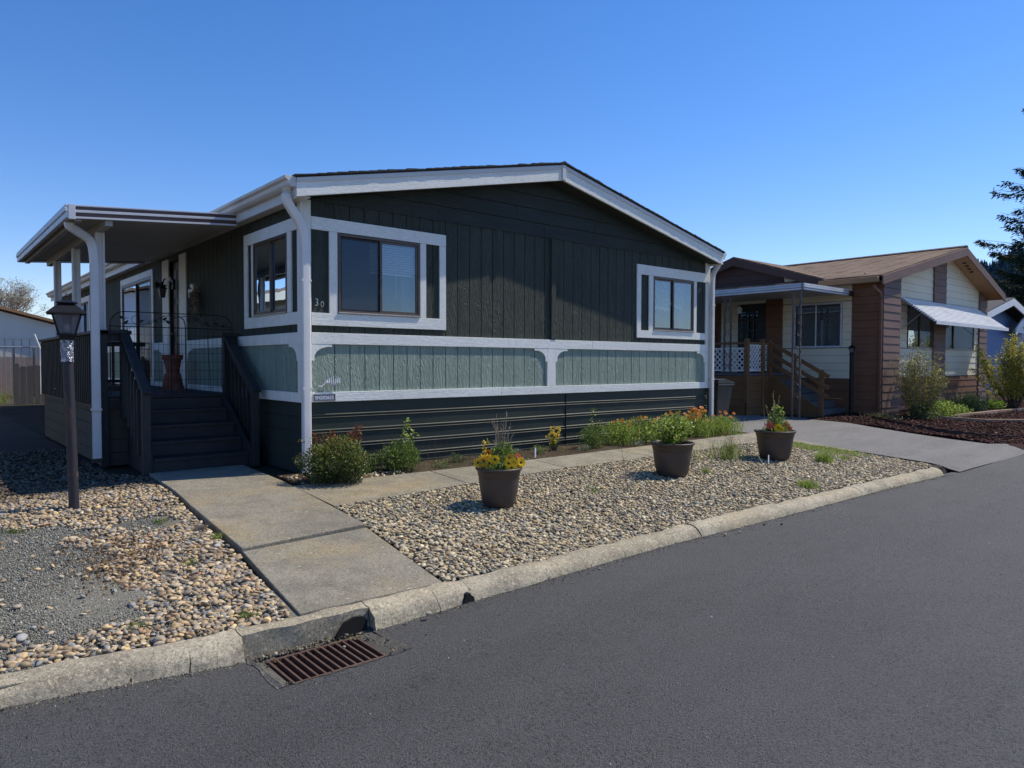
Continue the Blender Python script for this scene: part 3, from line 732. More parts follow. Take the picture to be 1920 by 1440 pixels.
# striped edge trims, near end
for off, h, mt, nm, d in ((-.035, .022, 'alu', 'edge_trim', .020), (-.012, .045, 'brownstripe', 'edge_stripe', .006), (.034, .030, 'alu', 'edge_trim', .020), (.065, .040, 'brownstripe', 'edge_stripe', .006), (.106, .014, 'alu', 'edge_trim', .022)):
    for yy, s in ((AY0, -1), (AY1, 1)):
        e = MB()
        x0, x1 = AX0, AX1-.03
        ya, yb = sorted((yy, yy+s*d))
        e.add([(x0,ya,az(x0)+off),(x1,ya,az(x1)+off),(x1,yb,az(x1)+off),(x0,yb,az(x0)+off),(x0,ya,az(x0)+off+h),(x1,ya,az(x1)+off+h),(x1,yb,az(x1)+off+h),(x0,yb,az(x0)+off+h)],
              [(0,3,2,1),(4,5,6,7),(0,1,5,4),(1,2,6,5),(2,3,7,6),(3,0,4,7)])
        e.build(nm, M[mt], porch, bevel=.002)
eg = MB().box(AX0-.045, AX0-.004, AY0-.025, AY1+.02, az(AX0)-.035, az(AX0)+.035).box(AX0-.06, AX0-.004, AY0-.027, AY1+.022, az(AX0)+.036, az(AX0)+.085).box(AX0-.05, AX0-.004, AY0-.025, AY1+.02, az(AX0)+.086, az(AX0)+.12)
eg.build('edge_gutter', M['alu'], porch, bevel=.006)
MB().box(AX0-.02, AX0+.05, AY0-.030, AY0-.02, az(AX0)-.045, az(AX0)+.125).build('corner_cap', M['alu'], porch, bevel=.002)
BX = -1.66
MB().box(BX-.04, BX+.04, AY0+.03, AY1-.02, az(BX)-.10, az(BX)-.003).build('beam', M['soffit'], porch, bevel=.003)
MB().box(AX0+.06, AX0+.12, AY0+.03, AY1-.02, az(AX0)-.05, az(AX0)-.001).build('inner_trim', M['soffit'], porch, bevel=.003)
for y in (2.20, 3.85, 5.5):
    p = MB()
    for dx, dy in ((-.035, -.035), (.035, -.035), (-.035, .035), (.035, .035)): p.box(BX+dx-.013, BX+dx+.013, y+dy-.013, y+dy+.013, DZ, az(BX)-.102)
    p.box(BX-.03, BX+.03, y-.03, y+.03, DZ, az(BX)-.102).box(BX-.06, BX+.06, y-.06, y+.06, DZ, DZ+.012)
    p.build('roof_post', M['pipe'], porch, bevel=.003)
downspout(curve([(AX0+.02, 1.85, 3.28), (AX0+.02, 1.85, 3.20), (-1.78, 2.02, 3.08), (-1.755, 2.02, 2.88), (-1.755, 2.02, .42)]), .075, .10, porch, M['pipe'], bands=[(-1.755, 2.02, 1.02)])
MB().box(-1.81, -1.70, 1.985, 2.055, .37, .42).build('spout_end', M['bin'], porch)
# wall lamp beside the door
wl = empty('wall_lantern', (-.1, 5.2, 2.95), 0, 'small black lantern cluster mounted on the wall above the front door', 'lamp')
m = MB().box(-.04, -.0, 5.10, 5.2, 2.85, 3.02).tube(curve([(-.03, 5.15, 2.93), (-.16, 5.15, 3.05), (-.2, 5.15, 2.9)]), .012, 8)
m.build('bracket', M['iron'], wl)
MB().frustum((-.2, 5.15, 2.70), .035, .055, 0, .15).build('lantern_body', M['door'], wl)
MB().frustum((-.2, 5.15, 2.85), .07, .02, 0, .06).lathe([(.02, 0), (.03, .02), (0, .05)], (-.2, 5.15, 2.925), 10).build('lantern_cap', M['iron'], wl)
MB().lathe([(0, -.06), (.05, -.04), (.06, 0), (.04, .045), (0, .06)], (-.16, 5.62, 2.95), 14).build('spot_head', M['iron'], wl, smooth=True)
MB().lathe([(0, -.05), (.045, -.03), (.05, 0), (.03, .04), (0, .05)], (-.14, 4.98, 3.0), 14).build('glass_globe', M['blind'], wl, smooth=True)
MB().tube([(-.02, 5.55, 2.95), (-.14, 5.6, 2.96)], .012, 6).tube([(-.02, 5.05, 3.0), (-.12, 5.0, 3.0)], .012, 6).build('arm', M['iron'], wl)

# trellis gate panel across the stair head ------------------------------
gate = empty('wire_garden_panel', (-.86, 2.0, 1.18), 0, 'black wire panel with leafy scroll top standing across the top of the steps', 'trellis')
GY = 2.0; gx0, gx1 = -1.60, -.12; gt = 2.235; gb = 1.19
fr = MB(); r = .0065
arc = [(gx0, GY, gb), (gx0, GY, gt-.17)]+[(gx0+.17-.17*math.cos(a), GY, gt-.17+.17*math.sin(a)) for a in np.linspace(.2, math.pi/2, 6)]
arc += [(gx1-.17+.17*math.sin(a), GY, gt-.17+.17*math.cos(a)) for a in np.linspace(0, math.pi/2, 6)]+[(gx1, GY, gb)]
fr.tube(arc, r, 6).tube([(gx0, GY, 2.05), (gx1, GY, 2.05)], r, 6)
fr.tube([(-.90, GY, gb), (-.90, GY, 2.08), (-.86, GY, 2.18), (-.80, GY, 2.2), (-.74, GY, 2.16), (-.72, GY, 2.08), (-.72, GY, gb)], r, 6)
for x in (-.42, -.2, -1.38): fr.tube([(x-.03, GY, 2.05), (x+.02, GY, gb)], .004, 5)
fr.build('frame', M['iron'], gate)
wr = MB()
z = 1.26
while z < 2.03: wr.tube([(gx0, GY, z), (gx1, GY, z)], .0019, 4); z += .115
x = gx0+.05
while x < gx1: wr.tube([(x, GY, gb), (x, GY, 2.05)], .0017, 4); x += .056
wr.build('wire_grid', M['iron'], gate)
sc_ = MB(); N = 40
for s in (-1, 1):
    cx = -.81
    pts = []
    for i in range(N+1):
        t = i/N; u = t*.66
        pts.append((cx+s*(u+.03), GY, 2.19-.11*sstep(0, .75, t)+.03*math.sin(t*9)*(1-t)))
    sc_.tube(pts, .004, 5)
    for (du, dz, rr) in ((.17, 2.15, .055), (.33, 2.10, .035), (.50, 2.13, .065), (.6, 2.12, .04)):
        sc_.tube([(cx+s*du+rr*(1-.05*k)*math.cos(k*.42+1), GY, dz+rr*(1-.05*k)*math.sin(k*.42+1)) for k in range(16)], .0032, 5)
sc_.build('scrollwork', M['iron'], gate)
lf = MB()
for (u, z, a) in ((-.97, 2.16, .6), (-1.08, 2.13, -.5), (-1.25, 2.12, .4), (-1.47, 2.16, -.4), (-1.42, 2.10, .9), (-.93, 2.12, -.8), (-.58, 2.17, .5), (-.45, 2.12, -.6), (-.33, 2.12, -.5), (-.24, 2.09, -.2), (-.68, 2.16, 1.0)):
    ca, sa = math.cos(a), math.sin(a)
    P = [(-.035, 0), (-.012, .018), (.012, .014), (.04, 0), (.012, -.014), (-.012, -.018)]
    lf.prism([(u+p*ca-q*sa, z+p*sa+q*ca) for p, q in P], GY-.006, GY+.002)
lf.build('leaf_ornament', M['iron'], gate)

# terracotta planter standing on an upturned pot, near the door
tp = empty('terracotta_planter', (-.34, 4.05, DZ), 0, 'tall terracotta pot stacked on an upturned pot near the front door', 'planter')
c = (-.34, 4.05, DZ)
MB().lathe([(.165, 0), (.165, .055), (.15, .06), (.115, .26), (.0, .26)], c, 28).build('lower_pot', M['terra'], tp, smooth=True)
MB().lathe([(0, .26), (.09, .26), (.13, .47), (.15, .475), (.155, .55), (.14, .55), (.13, .5), (0, .5)], c, 28).build('upper_pot', M['terra'], tp, smooth=True)
# hanging wreath / bouquet on the wall
hw = empty('wall_bouquet', (-.06, 3.70, 2.60), 0, 'dried grass bouquet with white bow hanging on the dark wall beside the door', 'decoration')
w = MB(); RR = random.Random(4)
for k in range(150):
    a = RR.uniform(-.9, .9); l = RR.uniform(.12, .40); s = RR.choice((-1, -1, -1, 1))
    p = Vector((-.04-RR.random()*.05, 3.70, 2.68)); q = p+Vector((-RR.random()*.06, math.sin(a)*l*.45, s*l*math.cos(a)*(1 if s < 0 else .45)))
    w.tube([p, (p+q)/2+Vector((-.02, 0, 0)), q], [.004, .006, .002], 4)
w.build('dried_stems', M['twig'], hw); BOUQ = hw
MB().tube([(-.10, 3.70, 2.72), (-.13, 3.84, 2.72), (-.12, 3.93, 2.62)], [.022, .03, .008], 6).tube([(-.10, 3.70, 2.72), (-.13, 3.75, 2.80), (-.12, 3.79, 2.82)], [.02, .03, .008], 6).build('bow', M['blind'], hw, smooth=True)
# dark tall bottle-like ornament by the door
bt = tag(MB().lathe([(0, 0), (.11, 0), (.12, .05), (.12, .40), (.10, .46), (.03, .49), (.03, .53), (0, .54)], (-.38, 5.75, DZ), 20).build('porch_urn', M['brownstripe'], None, smooth=True), 'slim dark brown urn standing on the deck left of the front door', 'urn')
# bundle of twine/ mat at deck corner
# small scroll ornament on the sage wall
so_ = MB(); RR = random.Random(2)
so_.tube([(.185, -.03, 1.325), (.22, -.035, 1.315), (.25, -.035, 1.335), (.29, -.03, 1.38)], [.006, .008, .007, .012], 6)
for k in range(7):
    x = .28+k*.027; h = (1.40, 1.415, 1.43, 1.44, 1.41, 1.415, 1.42)[k]
    so_.tube([(x, -.03, 1.31+abs(k-3)*.012), (x+.006, -.045, 1.36), (x+.018, -.035, h)], [.007, .011, .005], 6)
tag(so_.build('wall_scroll', M['alu'], None, smooth=True), 'small silver leaf-like metal ornament on sage siding above serial plate', 'ornament')

# ================================================================== lamp post near the walk
def lamppost(name, x, y, zb, H, sc, label, lean=(0, 0), glassm=None, r=.042, postmat=None, foil=True, rz=.7):
    t = empty(name, (x, y, zb), 0, label, 'lamp post')
    lx, ly = lean
    pts = [(x+lx*k/10, y+ly*k/10, zb-.05+(H+.05)*k/10) for k in range(11)]
    MB().tube(pts, r, 20).build('pole', postmat or M['rustpost'], t, smooth=True)
    X, Y, Z = x+lx, y+ly, zb+H
    if foil:
        P = []; RR = random.Random(9); vs = []; n = 22
        for i in range(10):
            zz = Z-.23+i*.022
            for k in range(n):
                a = 2*math.pi*k/n; rr = r+.004+RR.uniform(0, .007)
                vs.append((X+rr*math.cos(a), Y+rr*math.sin(a), zz+RR.uniform(-.004, .004)))
        MB().add(vs, [(i*n+k, i*n+(k+1) % n, (i+1)*n+(k+1) % n, (i+1)*n+k) for i in range(9) for k in range(n)]).build('foil_wrap', M['foil'], t)
    MB().frustum((X, Y, Z), r*1.3, .062*sc, -.04, .0, rz).frustum((X, Y, Z), .075*sc, .075*sc, 0, .015*sc, rz).build('lantern_base', M['iron'], t, bevel=.002)
    z0, z1 = Z+.015*sc, Z+.19*sc; b0, b1 = .062*sc, .108*sc
    for k in range(4):
        f = MB(); a = rz+math.pi/4+k*math.pi/2; ca, sa = math.cos(a)*1.4142, math.sin(a)*1.4142
        f.bar((X+b0*ca, Y+b0*sa, z0), (X+b1*ca, Y+b1*sa, z1), .012*sc, .012*sc)
        f.build('lantern_frame', M['iron'], t)
    MB().frustum((X, Y, 0), b0*.97, b1*.97, z0, z1, rz).build('lantern_glass', glassm or M['lglass'], t)
    MB().lathe([(.012*sc, 0), (.022*sc, .01*sc), (.026*sc, .04*sc), (.014*sc, .075*sc), (0, .08*sc)], (X, Y, z0+.01), 12).build('bulb', M['bulb'], t, smooth=True)
    MB().frustum((X, Y, z1), .152*sc, .148*sc, -.004, .006*sc, rz).frustum((X, Y, z1), .148*sc, .062*sc, .006*sc, .085*sc, rz).build('lantern_roof', M['iron'], t, bevel=.002)
    MB().frustum((X, Y, z1), .045*sc, .045*sc, .085*sc, .095*sc, rz).frustum((X, Y, z1), .082*sc, .012*sc, .095*sc, .125*sc, rz).build('lantern_cap', M['iron'], t)
    MB().lathe([(.006, 0), (.010, .012), (.004, .02), (.012, .034), (.005, .05), (0, .07)], (X, Y, z1+.12*sc), 10).build('finial', M['iron'], t, smooth=True)
    return t
lamppost('lamp_post', -2.40, -.60, .29, 1.545, 1.0, 'rusty black lamp post with foil tape standing in the pebbles', lean=(-.035, -.01), rz=-.147)
# ================================================================== GROUND, ROAD, KERB, WALKS
def kerbY(x):        # front foot of the kerb
    pts = [(-40, -3.6), (-12, -3.65), (-3.2, -3.90), (-2.4, -4.02), (-1.4, -4.09), (-.2, -4.12), (1.7, -4.08), (3.7, -4.10), (7.6, -4.18), (8.3, -4.2), (30, -4.5), (200, -6)]
    for (a, b), (c, d) in zip(pts, pts[1:]):
        if x <= c: return lerp(b, d, max(0, (x-a)/(c-a)))
    return -4.5
# one sheet to the horizon
xs = [-900, -300, -80, -30]+list(np.arange(-12, 45, 1.0))+[60, 100, 300, 900]
ys = [-900, -200, -30, -14.2, -14.0, 'a', 'b', -3.4, -2.8, -2.2, -1.6, -1.0, -.5, 0, 2, 6, 12, 25, 60, 200, 900]
vs = []; fs = []
for yy_ in ys:
    for x in xs:
        y = kerbY(x)+(.04 if yy_ == 'a' else .15) if isinstance(yy_, str) else yy_
        if yy_ == 'a': z = -.16
        elif yy_ == 'b': z = .03
        elif y >= -3.95: z = G(x, y)-.035
        elif y <= -14.2: z = .05
        else: z = -.16
        vs.append((x, y, z))
n = len(xs)
for j in range(len(ys)-1):
    for i in range(n-1): fs.append((j*n+i, j*n+i+1, (j+1)*n+i+1, (j+1)*n+i))
o = MB().add(vs, fs).build('ground', M['ground'], None, smooth=True, kind='structure')

# road with a notch for the drain
HX0, HX1, HY0 = -2.09, -1.37, -4.47
xs = sorted(set([-120, -60, -30, -20]+[round(-12+.25*i, 3) for i in range(100)]+[14, 17, 20, 25, 32, 45, 70, 120, 250]+[HX0, HX1]))
xs = [x for x in xs if not (abs(x-HX0) < .1 and x != HX0) and not (abs(x-HX1) < .1 and x != HX1)]
vs = []; fs = []; rows = 15
def RZ(x, y): return -.004-.035*math.exp(-((x+1.7)/.9)**2)*max(0, 1-abs(y+4.25)/1.3)+.006*math.sin(x*1.3+y*.7)*math.sin(y*1.9)
def roady(x, j):
    y0 = kerbY(x)-.002
    if j == 0: return y0+.06
    if j == 1: return y0-.20
    if j == 2: return HY0
    return HY0-(j-2)*.8
for x in xs:
    for j in range(rows):
        y = roady(x, j); z = RZ(x, y)
        vs.append((x, y, z))
for i in range(len(xs)-1):
    for j in range(rows-1):
        if xs[i] >= HX0-.001 and xs[i+1] <= HX1+.001 and j < 2: continue
        fs.append((i*rows+j, (i+1)*rows+j, (i+1)*rows+j+1, i*rows+j+1))
MB().add(vs, fs).build('road', M['asphalt'], None, smooth=True, kind='structure')

# driveway between the homes
vs = []; fs = []
dx = np.linspace(0, 1, 24); dyv = [-4.24, -4.1, -3.98, -3.85, -3.6, -3.0, -2.2, -1.4, -.7, 0, 1, 2.5, 5, 9]
def YZ(y): return lerp(.004, .092, sstep(-4.25, -3.85, y)) if y < -3.85 else G(0, y)+.007
def dleft(y): return 8.32 if y < -2.5 else lerp(8.32, 8.60, sstep(-2.5, .2, y))
def dright(y):
    return lerp(12.9, 11.75, sstep(-4.2, -3.5, y)) if y < -3.4 else lerp(11.75, 12.9, sstep(-3.4, 1.5, y))
for y in dyv:
    for t_ in dx:
        x = lerp(dleft(y), dright(y), t_)
        z = YZ(y)+.004*math.sin(x*2+y)
        vs.append((x, y, z))
n = len(dx)
for j in range(len(dyv)-1):
    for i in range(n-1): fs.append((j*n+i, j*n+i+1, (j+1)*n+i+1, (j+1)*n+i))
MB().add(vs, fs).build('driveway', M['asphalt_old'], None, smooth=True, kind='structure')

# kerb swept along its path with cracks
PROF = [(-.02, -.06), (.0, -.004), (.012, .028), (.036, .062), (.072, .084), (.12, .091), (.175, .092), (.185, .080), (.185, -.06)]
def kerb_path():
    P = []; x = -16
    while x < 7.55: P.append((x, kerbY(x), 1.0)); x += .06
    cx, cy = 7.75, kerbY(7.6)+.42
    for k in range(1, 16):
        a = -math.pi/2+k*(math.pi/2+.1)/15
        P.append((cx+.45*math.cos(a)-.0, cy+.42*math.sin(a), 1-.75*(k/15)**2))
    return P
cracks = [-9.6, -6.7, -4.4, -2.41, -2.13, -1.36, -.89, -.62, .22, .98, 2.05, 3.6, 5.3, 6.6]
P = kerb_path(); segs = [[]]; cr = list(cracks)
for (x, y, s) in P:
    if cr and x > cr[0]-.02 and y < -3.5 and s == 1.0:
        c_ = cr.pop(0); segs[-1] = [q for q in segs[-1] if q[0] < c_-.03]+[(c_-.003, kerbY(c_), 1.0)]; segs.append([(c_+.003, kerbY(c_), 1.0)])
    if s < 1 or x > segs[-1][-1][0]+.02 if segs[-1] else True: segs[-1].append((x, y, s))
kb = MB(); RR = random.Random(12)
for sg in segs:
    if len(sg) < 2: continue
    inlet = (-2.11 < (sg[0][0]+sg[-1][0])/2 < -1.36)
    n = len(PROF); vs = []; j0 = RR.uniform(-.006, .006); jy = RR.uniform(-.006, .006)
    for i, (x, y, s) in enumerate(sg):
        a = sg[max(0, i-1)]; b = sg[min(len(sg)-1, i+1)]
        d = Vector((b[0]-a[0], b[1]-a[1], 0)).normalized(); nr = Vector((-d.y, d.x, 0))
        end = 1 if i in (0, len(sg)-1) else 0
        xx = x
        for (u, z) in PROF:
            if inlet:     # drain throat: the face stands nearly upright and runs deeper
                zz = z if u > .06 else [-.06-.10, -.115, -.03, .05, .084][min(4, PROF.index((u, z)))]
                u2 = max(u, .075) if u < .08 else u
            else: zz, u2 = z, u
            wob = .005*math.sin(x*23+u*40)+.006*math.sin(x*9.1+z*30)+RR.uniform(-.0022, .0022)
            if end: zz -= .004 if zz > 0 else 0
            jx = .007*math.sin(u*70+x*13)+.004*math.sin(u*190+x*5) if end else 0
            vs.append((xx+jx+nr.x*(u2+wob*.6), y+nr.y*(u2+wob*.6)+jy, max(zz, -.16)*s+(wob*.5+j0 if z > .0 else 0)))
    fs = [(i*n+k, i*n+k+1, (i+1)*n+k+1, (i+1)*n+k) for i in range(len(sg)-1) for k in range(n-1)]
    fs += [tuple(range(n)), tuple((len(sg)-1)*n+k for k in range(n-1, -1, -1))]
    kb.add(vs, fs)
kb.build('kerb', M['kerb'], None, smooth=True, kind='structure', angle=50)
# dark joint filler under the cracks
# neighbour kerb
vs = []; fs = []; n = len(PROF)
px = [12.0+.25*i for i in range(90)]
for i, x in enumerate(px):
    s = min(1, .25+i*.2)
    for u, z in PROF: vs.append((x, kerbY(x)+u, z*s*.9))
fs = [(i*n+k, i*n+k+1, (i+1)*n+k+1, (i+1)*n+k) for i in range(len(px)-1) for k in range(n-1)]+[tuple(range(n))]
MB().add(vs, fs).build('kerb', M['kerb'], None, smooth=True, kind='structure')

# storm drain
dr_ = empty('storm_drain', (-1.75, -4.25, 0), 0, 'rusty steel grate in a broken concrete box below the kerb', 'drain')
ap = MB(); RR = random.Random(31)
gx0_, gx1_, gy0, gy1 = -2.02, -1.47, -4.43, -4.06
# apron ring around the grate, outer rim uneven and slightly proud of the asphalt
ring = []
inner = [(gx0_-.01, gy0-.01), (gx1_+.01, gy0-.01), (gx1_+.01, gy1+.01), (gx0_-.01, gy1+.01)]
outer = [(HX0-.03, HY0-.012), (HX1+.03, HY0-.012), (HX1+.04, gy1+.10), (HX0-.03, gy1+.10)]
N = 14; IN = []; OU = []
for a in range(4):
    for k in range(N):
        t_ = k/N
        p = [lerp(inner[a][i], inner[(a+1) % 4][i], t_) for i in (0, 1)]; q = [lerp(outer[a][i], outer[(a+1) % 4][i], t_) for i in (0, 1)]
        IN.append((p[0], p[1], -.062)); OU.append((q[0]+RR.uniform(-.015, .015), q[1]+RR.uniform(-.012, .012), RZ(q[0], q[1])+.004 if a != 2 else -.055))
m = len(IN); MD = [((a[0]+b[0])/2, (a[1]+b[1])/2, -.045+RR.uniform(-.006, .006)) for a, b in zip(IN, OU)]
ap.add(IN+MD+OU, [(k, (k+1) % m, m+(k+1) % m, m+k) for k in range(m)]+[(m+k, m+(k+1) % m, 2*m+(k+1) % m, 2*m+k) for k in range(m)])
ap.add([(x, y, z-.25) for x, y, z in IN]+IN, [(k, (k+1) % m, m+(k+1) % m, m+k) for k in range(m)])
ap.build('concrete_box', M['apron'], dr_, smooth=True)
MB().box(HX0, HX1, HY0, gy1+.2, -.40, -.38).build('pit_floor', M['pit'], dr_)
g = MB(); gz = -.052
g.box(gx0_, gx1_, gy0, gy0+.016, gz-.03, gz).box(gx0_, gx1_, gy1-.016, gy1, gz-.03, gz).box(gx0_, gx0_+.014, gy0+.017, gy1-.017, gz-.03, gz).box(gx1_-.014, gx1_, gy0+.017, gy1-.017, gz-.03, gz)
g.build('grate_frame', M['gratemetal'], dr_, bevel=.002)
g = MB()
for k in range(1, 12):
    x = lerp(gx0_+.007, gx1_-.007, k/12); g.box(x-.0065, x+.0065, gy0+.0165, gy1-.0165, gz-.028, gz-.001)
g.build('grate_bars', M['gratemetal'], dr_, bevel=.0015)
# near-black plate standing in for the shadow at the inlet's right end
MB().prism([(-1.63, -.15), (-1.385, -.15), (-1.380, .02), (-1.41, .050), (-1.47, .058), (-1.53, .040), (-1.58, -.02)], kerbY(-1.5)+.045, kerbY(-1.5)+.06).build('inlet_shadow', M['pit'], dr_)
MB().prism([(-.70, -.01), (-.605, -.01), (-.612, .018), (-.63, .030), (-.65, .052), (-.672, .046), (-.688, .020)], kerbY(-.65)-.004, kerbY(-.65)+.03).build('kerb_hole', M['pit'], dr_)

# front walk slabs: from steps down to the kerb
def sheet(name, poly, th, mat, zf, bevel=.008, kind='structure', sub=6, smooth=False):
    """poly: 4 corners (x,y); top follows zf, subdivided"""
    vs = []; fs = []; n = sub
    for i in range(n+1):
        for j in range(n+1):
            a, b = i/n, j/n
            x = lerp(lerp(poly[0][0], poly[1][0], a), lerp(poly[3][0], poly[2][0], a), b)
            y = lerp(lerp(poly[0][1], poly[1][1], a), lerp(poly[3][1], poly[2][1], a), b)
            vs.append((x, y, zf(x, y)))
    k = n+1; T = len(vs)
    fs = [(i*k+j, (i+1)*k+j, (i+1)*k+j+1, i*k+j+1) for i in range(n) for j in range(n)]
    edge = [i*k for i in range(n)]+[n*k+j for j in range(n)]+[i*k+n for i in range(n, 0, -1)]+[j for j in range(n, 0, -1)]
    vs += [(vs[e][0], vs[e][1], vs[e][2]-th) for e in edge]
    m = len(edge)
    fs += [(edge[i], edge[(i+1) % m], T+(i+1) % m, T+i) for i in range(m)]
    return MB().add(vs, fs).build(name, mat, None, kind=kind, bevel=bevel)
walkz = lambda dz, tilt=0: (lambda x, y: G(x, y)+.018+dz+tilt*(x+1))
yk = lambda x: kerbY(x)+.19
sheet('walkway', [(-1.745, yk(-1.745)), (-.735, yk(-.735)), (-.525, -2.475), (-1.615, -2.56)], .12, M['slab'], walkz(-.004))
sheet('walkway', [(-1.612, -2.535), (-.52, -2.45), (-.47, -.86), (-1.56, -1.115)], .12, M['slab'], walkz(.018, .004))
sheet('walkway', [(-1.557, -1.10), (-.467, -.845), (-.35, .98), (-1.42, .98)], .12, M['slab'], walkz(.010))
pathz = lambda x, y: G(x, y)+.022
pth = [(-.455, -1.72, -.75), (1.25, -1.56, -.80), (2.9, -1.44, -.82), (4.6, -1.44, -.80), (6.3, -1.42, -.78), (8.25, -1.38, -.72)]
for (xa, a0, a1), (xb, b0, b1) in zip(pth, pth[1:]):
    sheet('path', [(xa+.005, a0), (xb-.004, b0), (xb-.004, b1), (xa+.005, a1)], .1, M['slab2'], pathz, bevel=.006)
sheet('path', [(8.16, -2.75), (8.33, -2.72), (8.62, -.72), (8.26, -.72)], .1, M['slab2'], lambda x, y: pathz(x, y)-.006, sub=4, bevel=.004)

# soil bed, fine gravel patch, mulch garden (sheets 4 mm+ apart)
sheet('garden_soil', [(-.32, -.78), (8.3, -.78), (8.3, .05), (-.32, .05)], .05, M['soil'], lambda x, y: G(x, y)+.004+.012*math.sin(x*5)*math.sin(y*9+x*2), sub=40, bevel=0)
sheet('gravel_base', [(-.6, -4.0), (8.25, -4.05), (8.25, -1.3), (-.44, -1.6)], .05, M['potsoil'], lambda x, y: G(x, y)-.010, sub=8, bevel=0)
sheet('fine_gravel', [(-14, -3.72), (-1.74, -3.88), (-1.55, -.35), (-14, -.35)], .05, M['fines'], lambda x, y: G(x, y)-.008+.007*math.sin(x*3.1)*math.sin(y*2.7), sub=60, bevel=0)
sheet('side_yard', [(-14, -.33), (-1.55, -.33), (-1.46, .95), (-14, .95)], .05, M['potsoil'], lambda x, y: G(x, y)-.012+.007*math.sin(x*3.1)*math.sin(y*2.7), sub=20, bevel=0)
sheet('side_yard', [(-14, .96), (-1.70, .96), (-1.70, 16), (-14, 16)], .05, M['potsoil'], lambda x, y: G(x, y)-.016+.01*math.sin(x*3.1)*math.sin(y*2.7), sub=30, bevel=0)
sheet('mulch_bed', [(12.0, -4.30), (46, -5.0), (46, -.3), (12.6, 1.5)], .05, M['mulch'], lambda x, y: YZ(y)+.012+.018*math.sin(x*2.3+y)*math.sin(y*3.1), sub=60, bevel=0)

# ------------------------------------------------------------------ pebbles
def icos(sub):
    bm = bmesh.new(); bmesh.ops.create_icosphere(bm, subdivisions=sub, radius=1)
    V = np.array([v.co[:] for v in bm.verts]); F = np.array([[v.index for v in f.verts] for f in bm.faces]); bm.free(); return V, F
ICO = {1: icos(1), 2: icos(2)}
def rotm(n, tilt=.35):
    a = RNG.uniform(0, 2*math.pi, n); tx = RNG.normal(0, tilt, n); ty = RNG.normal(0, tilt, n)
    ca, sa = np.cos(a), np.sin(a); z = np.zeros(n); o = np.ones(n)
    Rz = np.stack([np.stack([ca, -sa, z], -1), np.stack([sa, ca, z], -1), np.stack([z, z, o], -1)], 1)
    c, s = np.cos(tx), np.sin(tx); Rx = np.stack([np.stack([o, z, z], -1), np.stack([z, c, -s], -1), np.stack([z, s, c], -1)], 1)
    c, s = np.cos(ty), np.sin(ty); Ry = np.stack([np.stack([c, z, s], -1), np.stack([z, o, z], -1), np.stack([-s, z, c], -1)], 1)
    return Rx @ Ry @ Rz
def inpoly(x, y, P):
    r = np.zeros(len(x), bool); n = len(P)
    for i in range(n):
        (x1, y1), (x2, y2) = P[i], P[(i+1) % n]
        if y1 == y2: continue
        c = ((y1 > y) != (y2 > y)) & (x < (x2-x1)*(y-y1)/(y2-y1)+x1); r ^= c
    return r
CX, CY = -3.5, -7.9
GV = np.vectorize(G)
def pebbles(name, pts, zs, size, pal, wts, dark=None, parent=None, kind='stuff', mat='pebble', flat=(.74, .42), tilt=.30, near=6.5):
    n = len(pts); d = np.hypot(pts[:, 0]-CX, pts[:, 1]-CY)
    Vs = []; Fs = []; Cs = []; base = 0
    for lod, mask in ((2, d < near), (1, d >= near)):
        k = int(mask.sum())
        if not k: continue
        V, F = ICO[lod]; p = pts[mask]; z = zs[mask]; s = size*RNG.lognormal(0, .26, k)*(1.0 if lod == 2 else 1.08)
        ab = np.stack([s, s*RNG.normal(flat[0], .12, k).clip(.5, 1), s*RNG.normal(flat[1], .08, k).clip(.25, .7)], -1)
        T = V[None]*ab[:, None, :]
        # lumpy outline: per-stone warp
        w = RNG.normal(0, .13, (k, 3)); T = T*(1+ (V[None, :, :]*w[:, None, :]).sum(-1, keepdims=True)) + (V[None, :, [1, 2, 0]]*w[:, None, :])*s[:, None, None]*.5
        T = np.einsum('nij,nvj->nvi', rotm(k, tilt), T)
        T[:, :, 0] += p[:, 0, None]; T[:, :, 1] += p[:, 1, None]; T[:, :, 2] += z[:, None]
        c = np.array(pal)[RNG.choice(len(pal), k, p=np.array(wts)/sum(wts))]*RNG.lognormal(0, .18, (k, 1))
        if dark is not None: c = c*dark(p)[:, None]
        Vs.append(T.reshape(-1, 3)); Cs.append(np.repeat(c, len(V), 0))
        Fs.append((F[None]+(np.arange(k)*len(V))[:, None, None]).reshape(-1, 3)+base); base += k*len(V)
    return np_mesh(name, np.concatenate(Vs), np.concatenate(Fs), M[mat], parent, np.concatenate(Cs).clip(0, .8), smooth=True, kind=kind)
def jgrid(x0, x1, y0, y1, s):
    X, Y = np.meshgrid(np.arange(x0, x1, s), np.arange(y0, y1, s)); n = X.size
    return np.stack([X.ravel()+RNG.uniform(-.5, .5, n)*s, Y.ravel()+RNG.uniform(-.5, .5, n)*s], -1)
kY = np.vectorize(kerbY)
PAL = [(.46, .37, .225), (.36, .31, .215), (.29, .22, .135), (.56, .475, .31), (.12, .11, .09), (.37, .25, .13), (.24, .23, .195), (.48, .37, .19)]
RB = [(-.70, -3.9), (-.50, -2.47), (-.43, -1.70), (1.25, -1.54), (2.9, -1.42), (8.15, -1.38), (8.2, -3.2), (8.12, -3.9), (7.6, -3.99), (4, -3.92), (-.2, -3.92)]
allp = []; allz = []
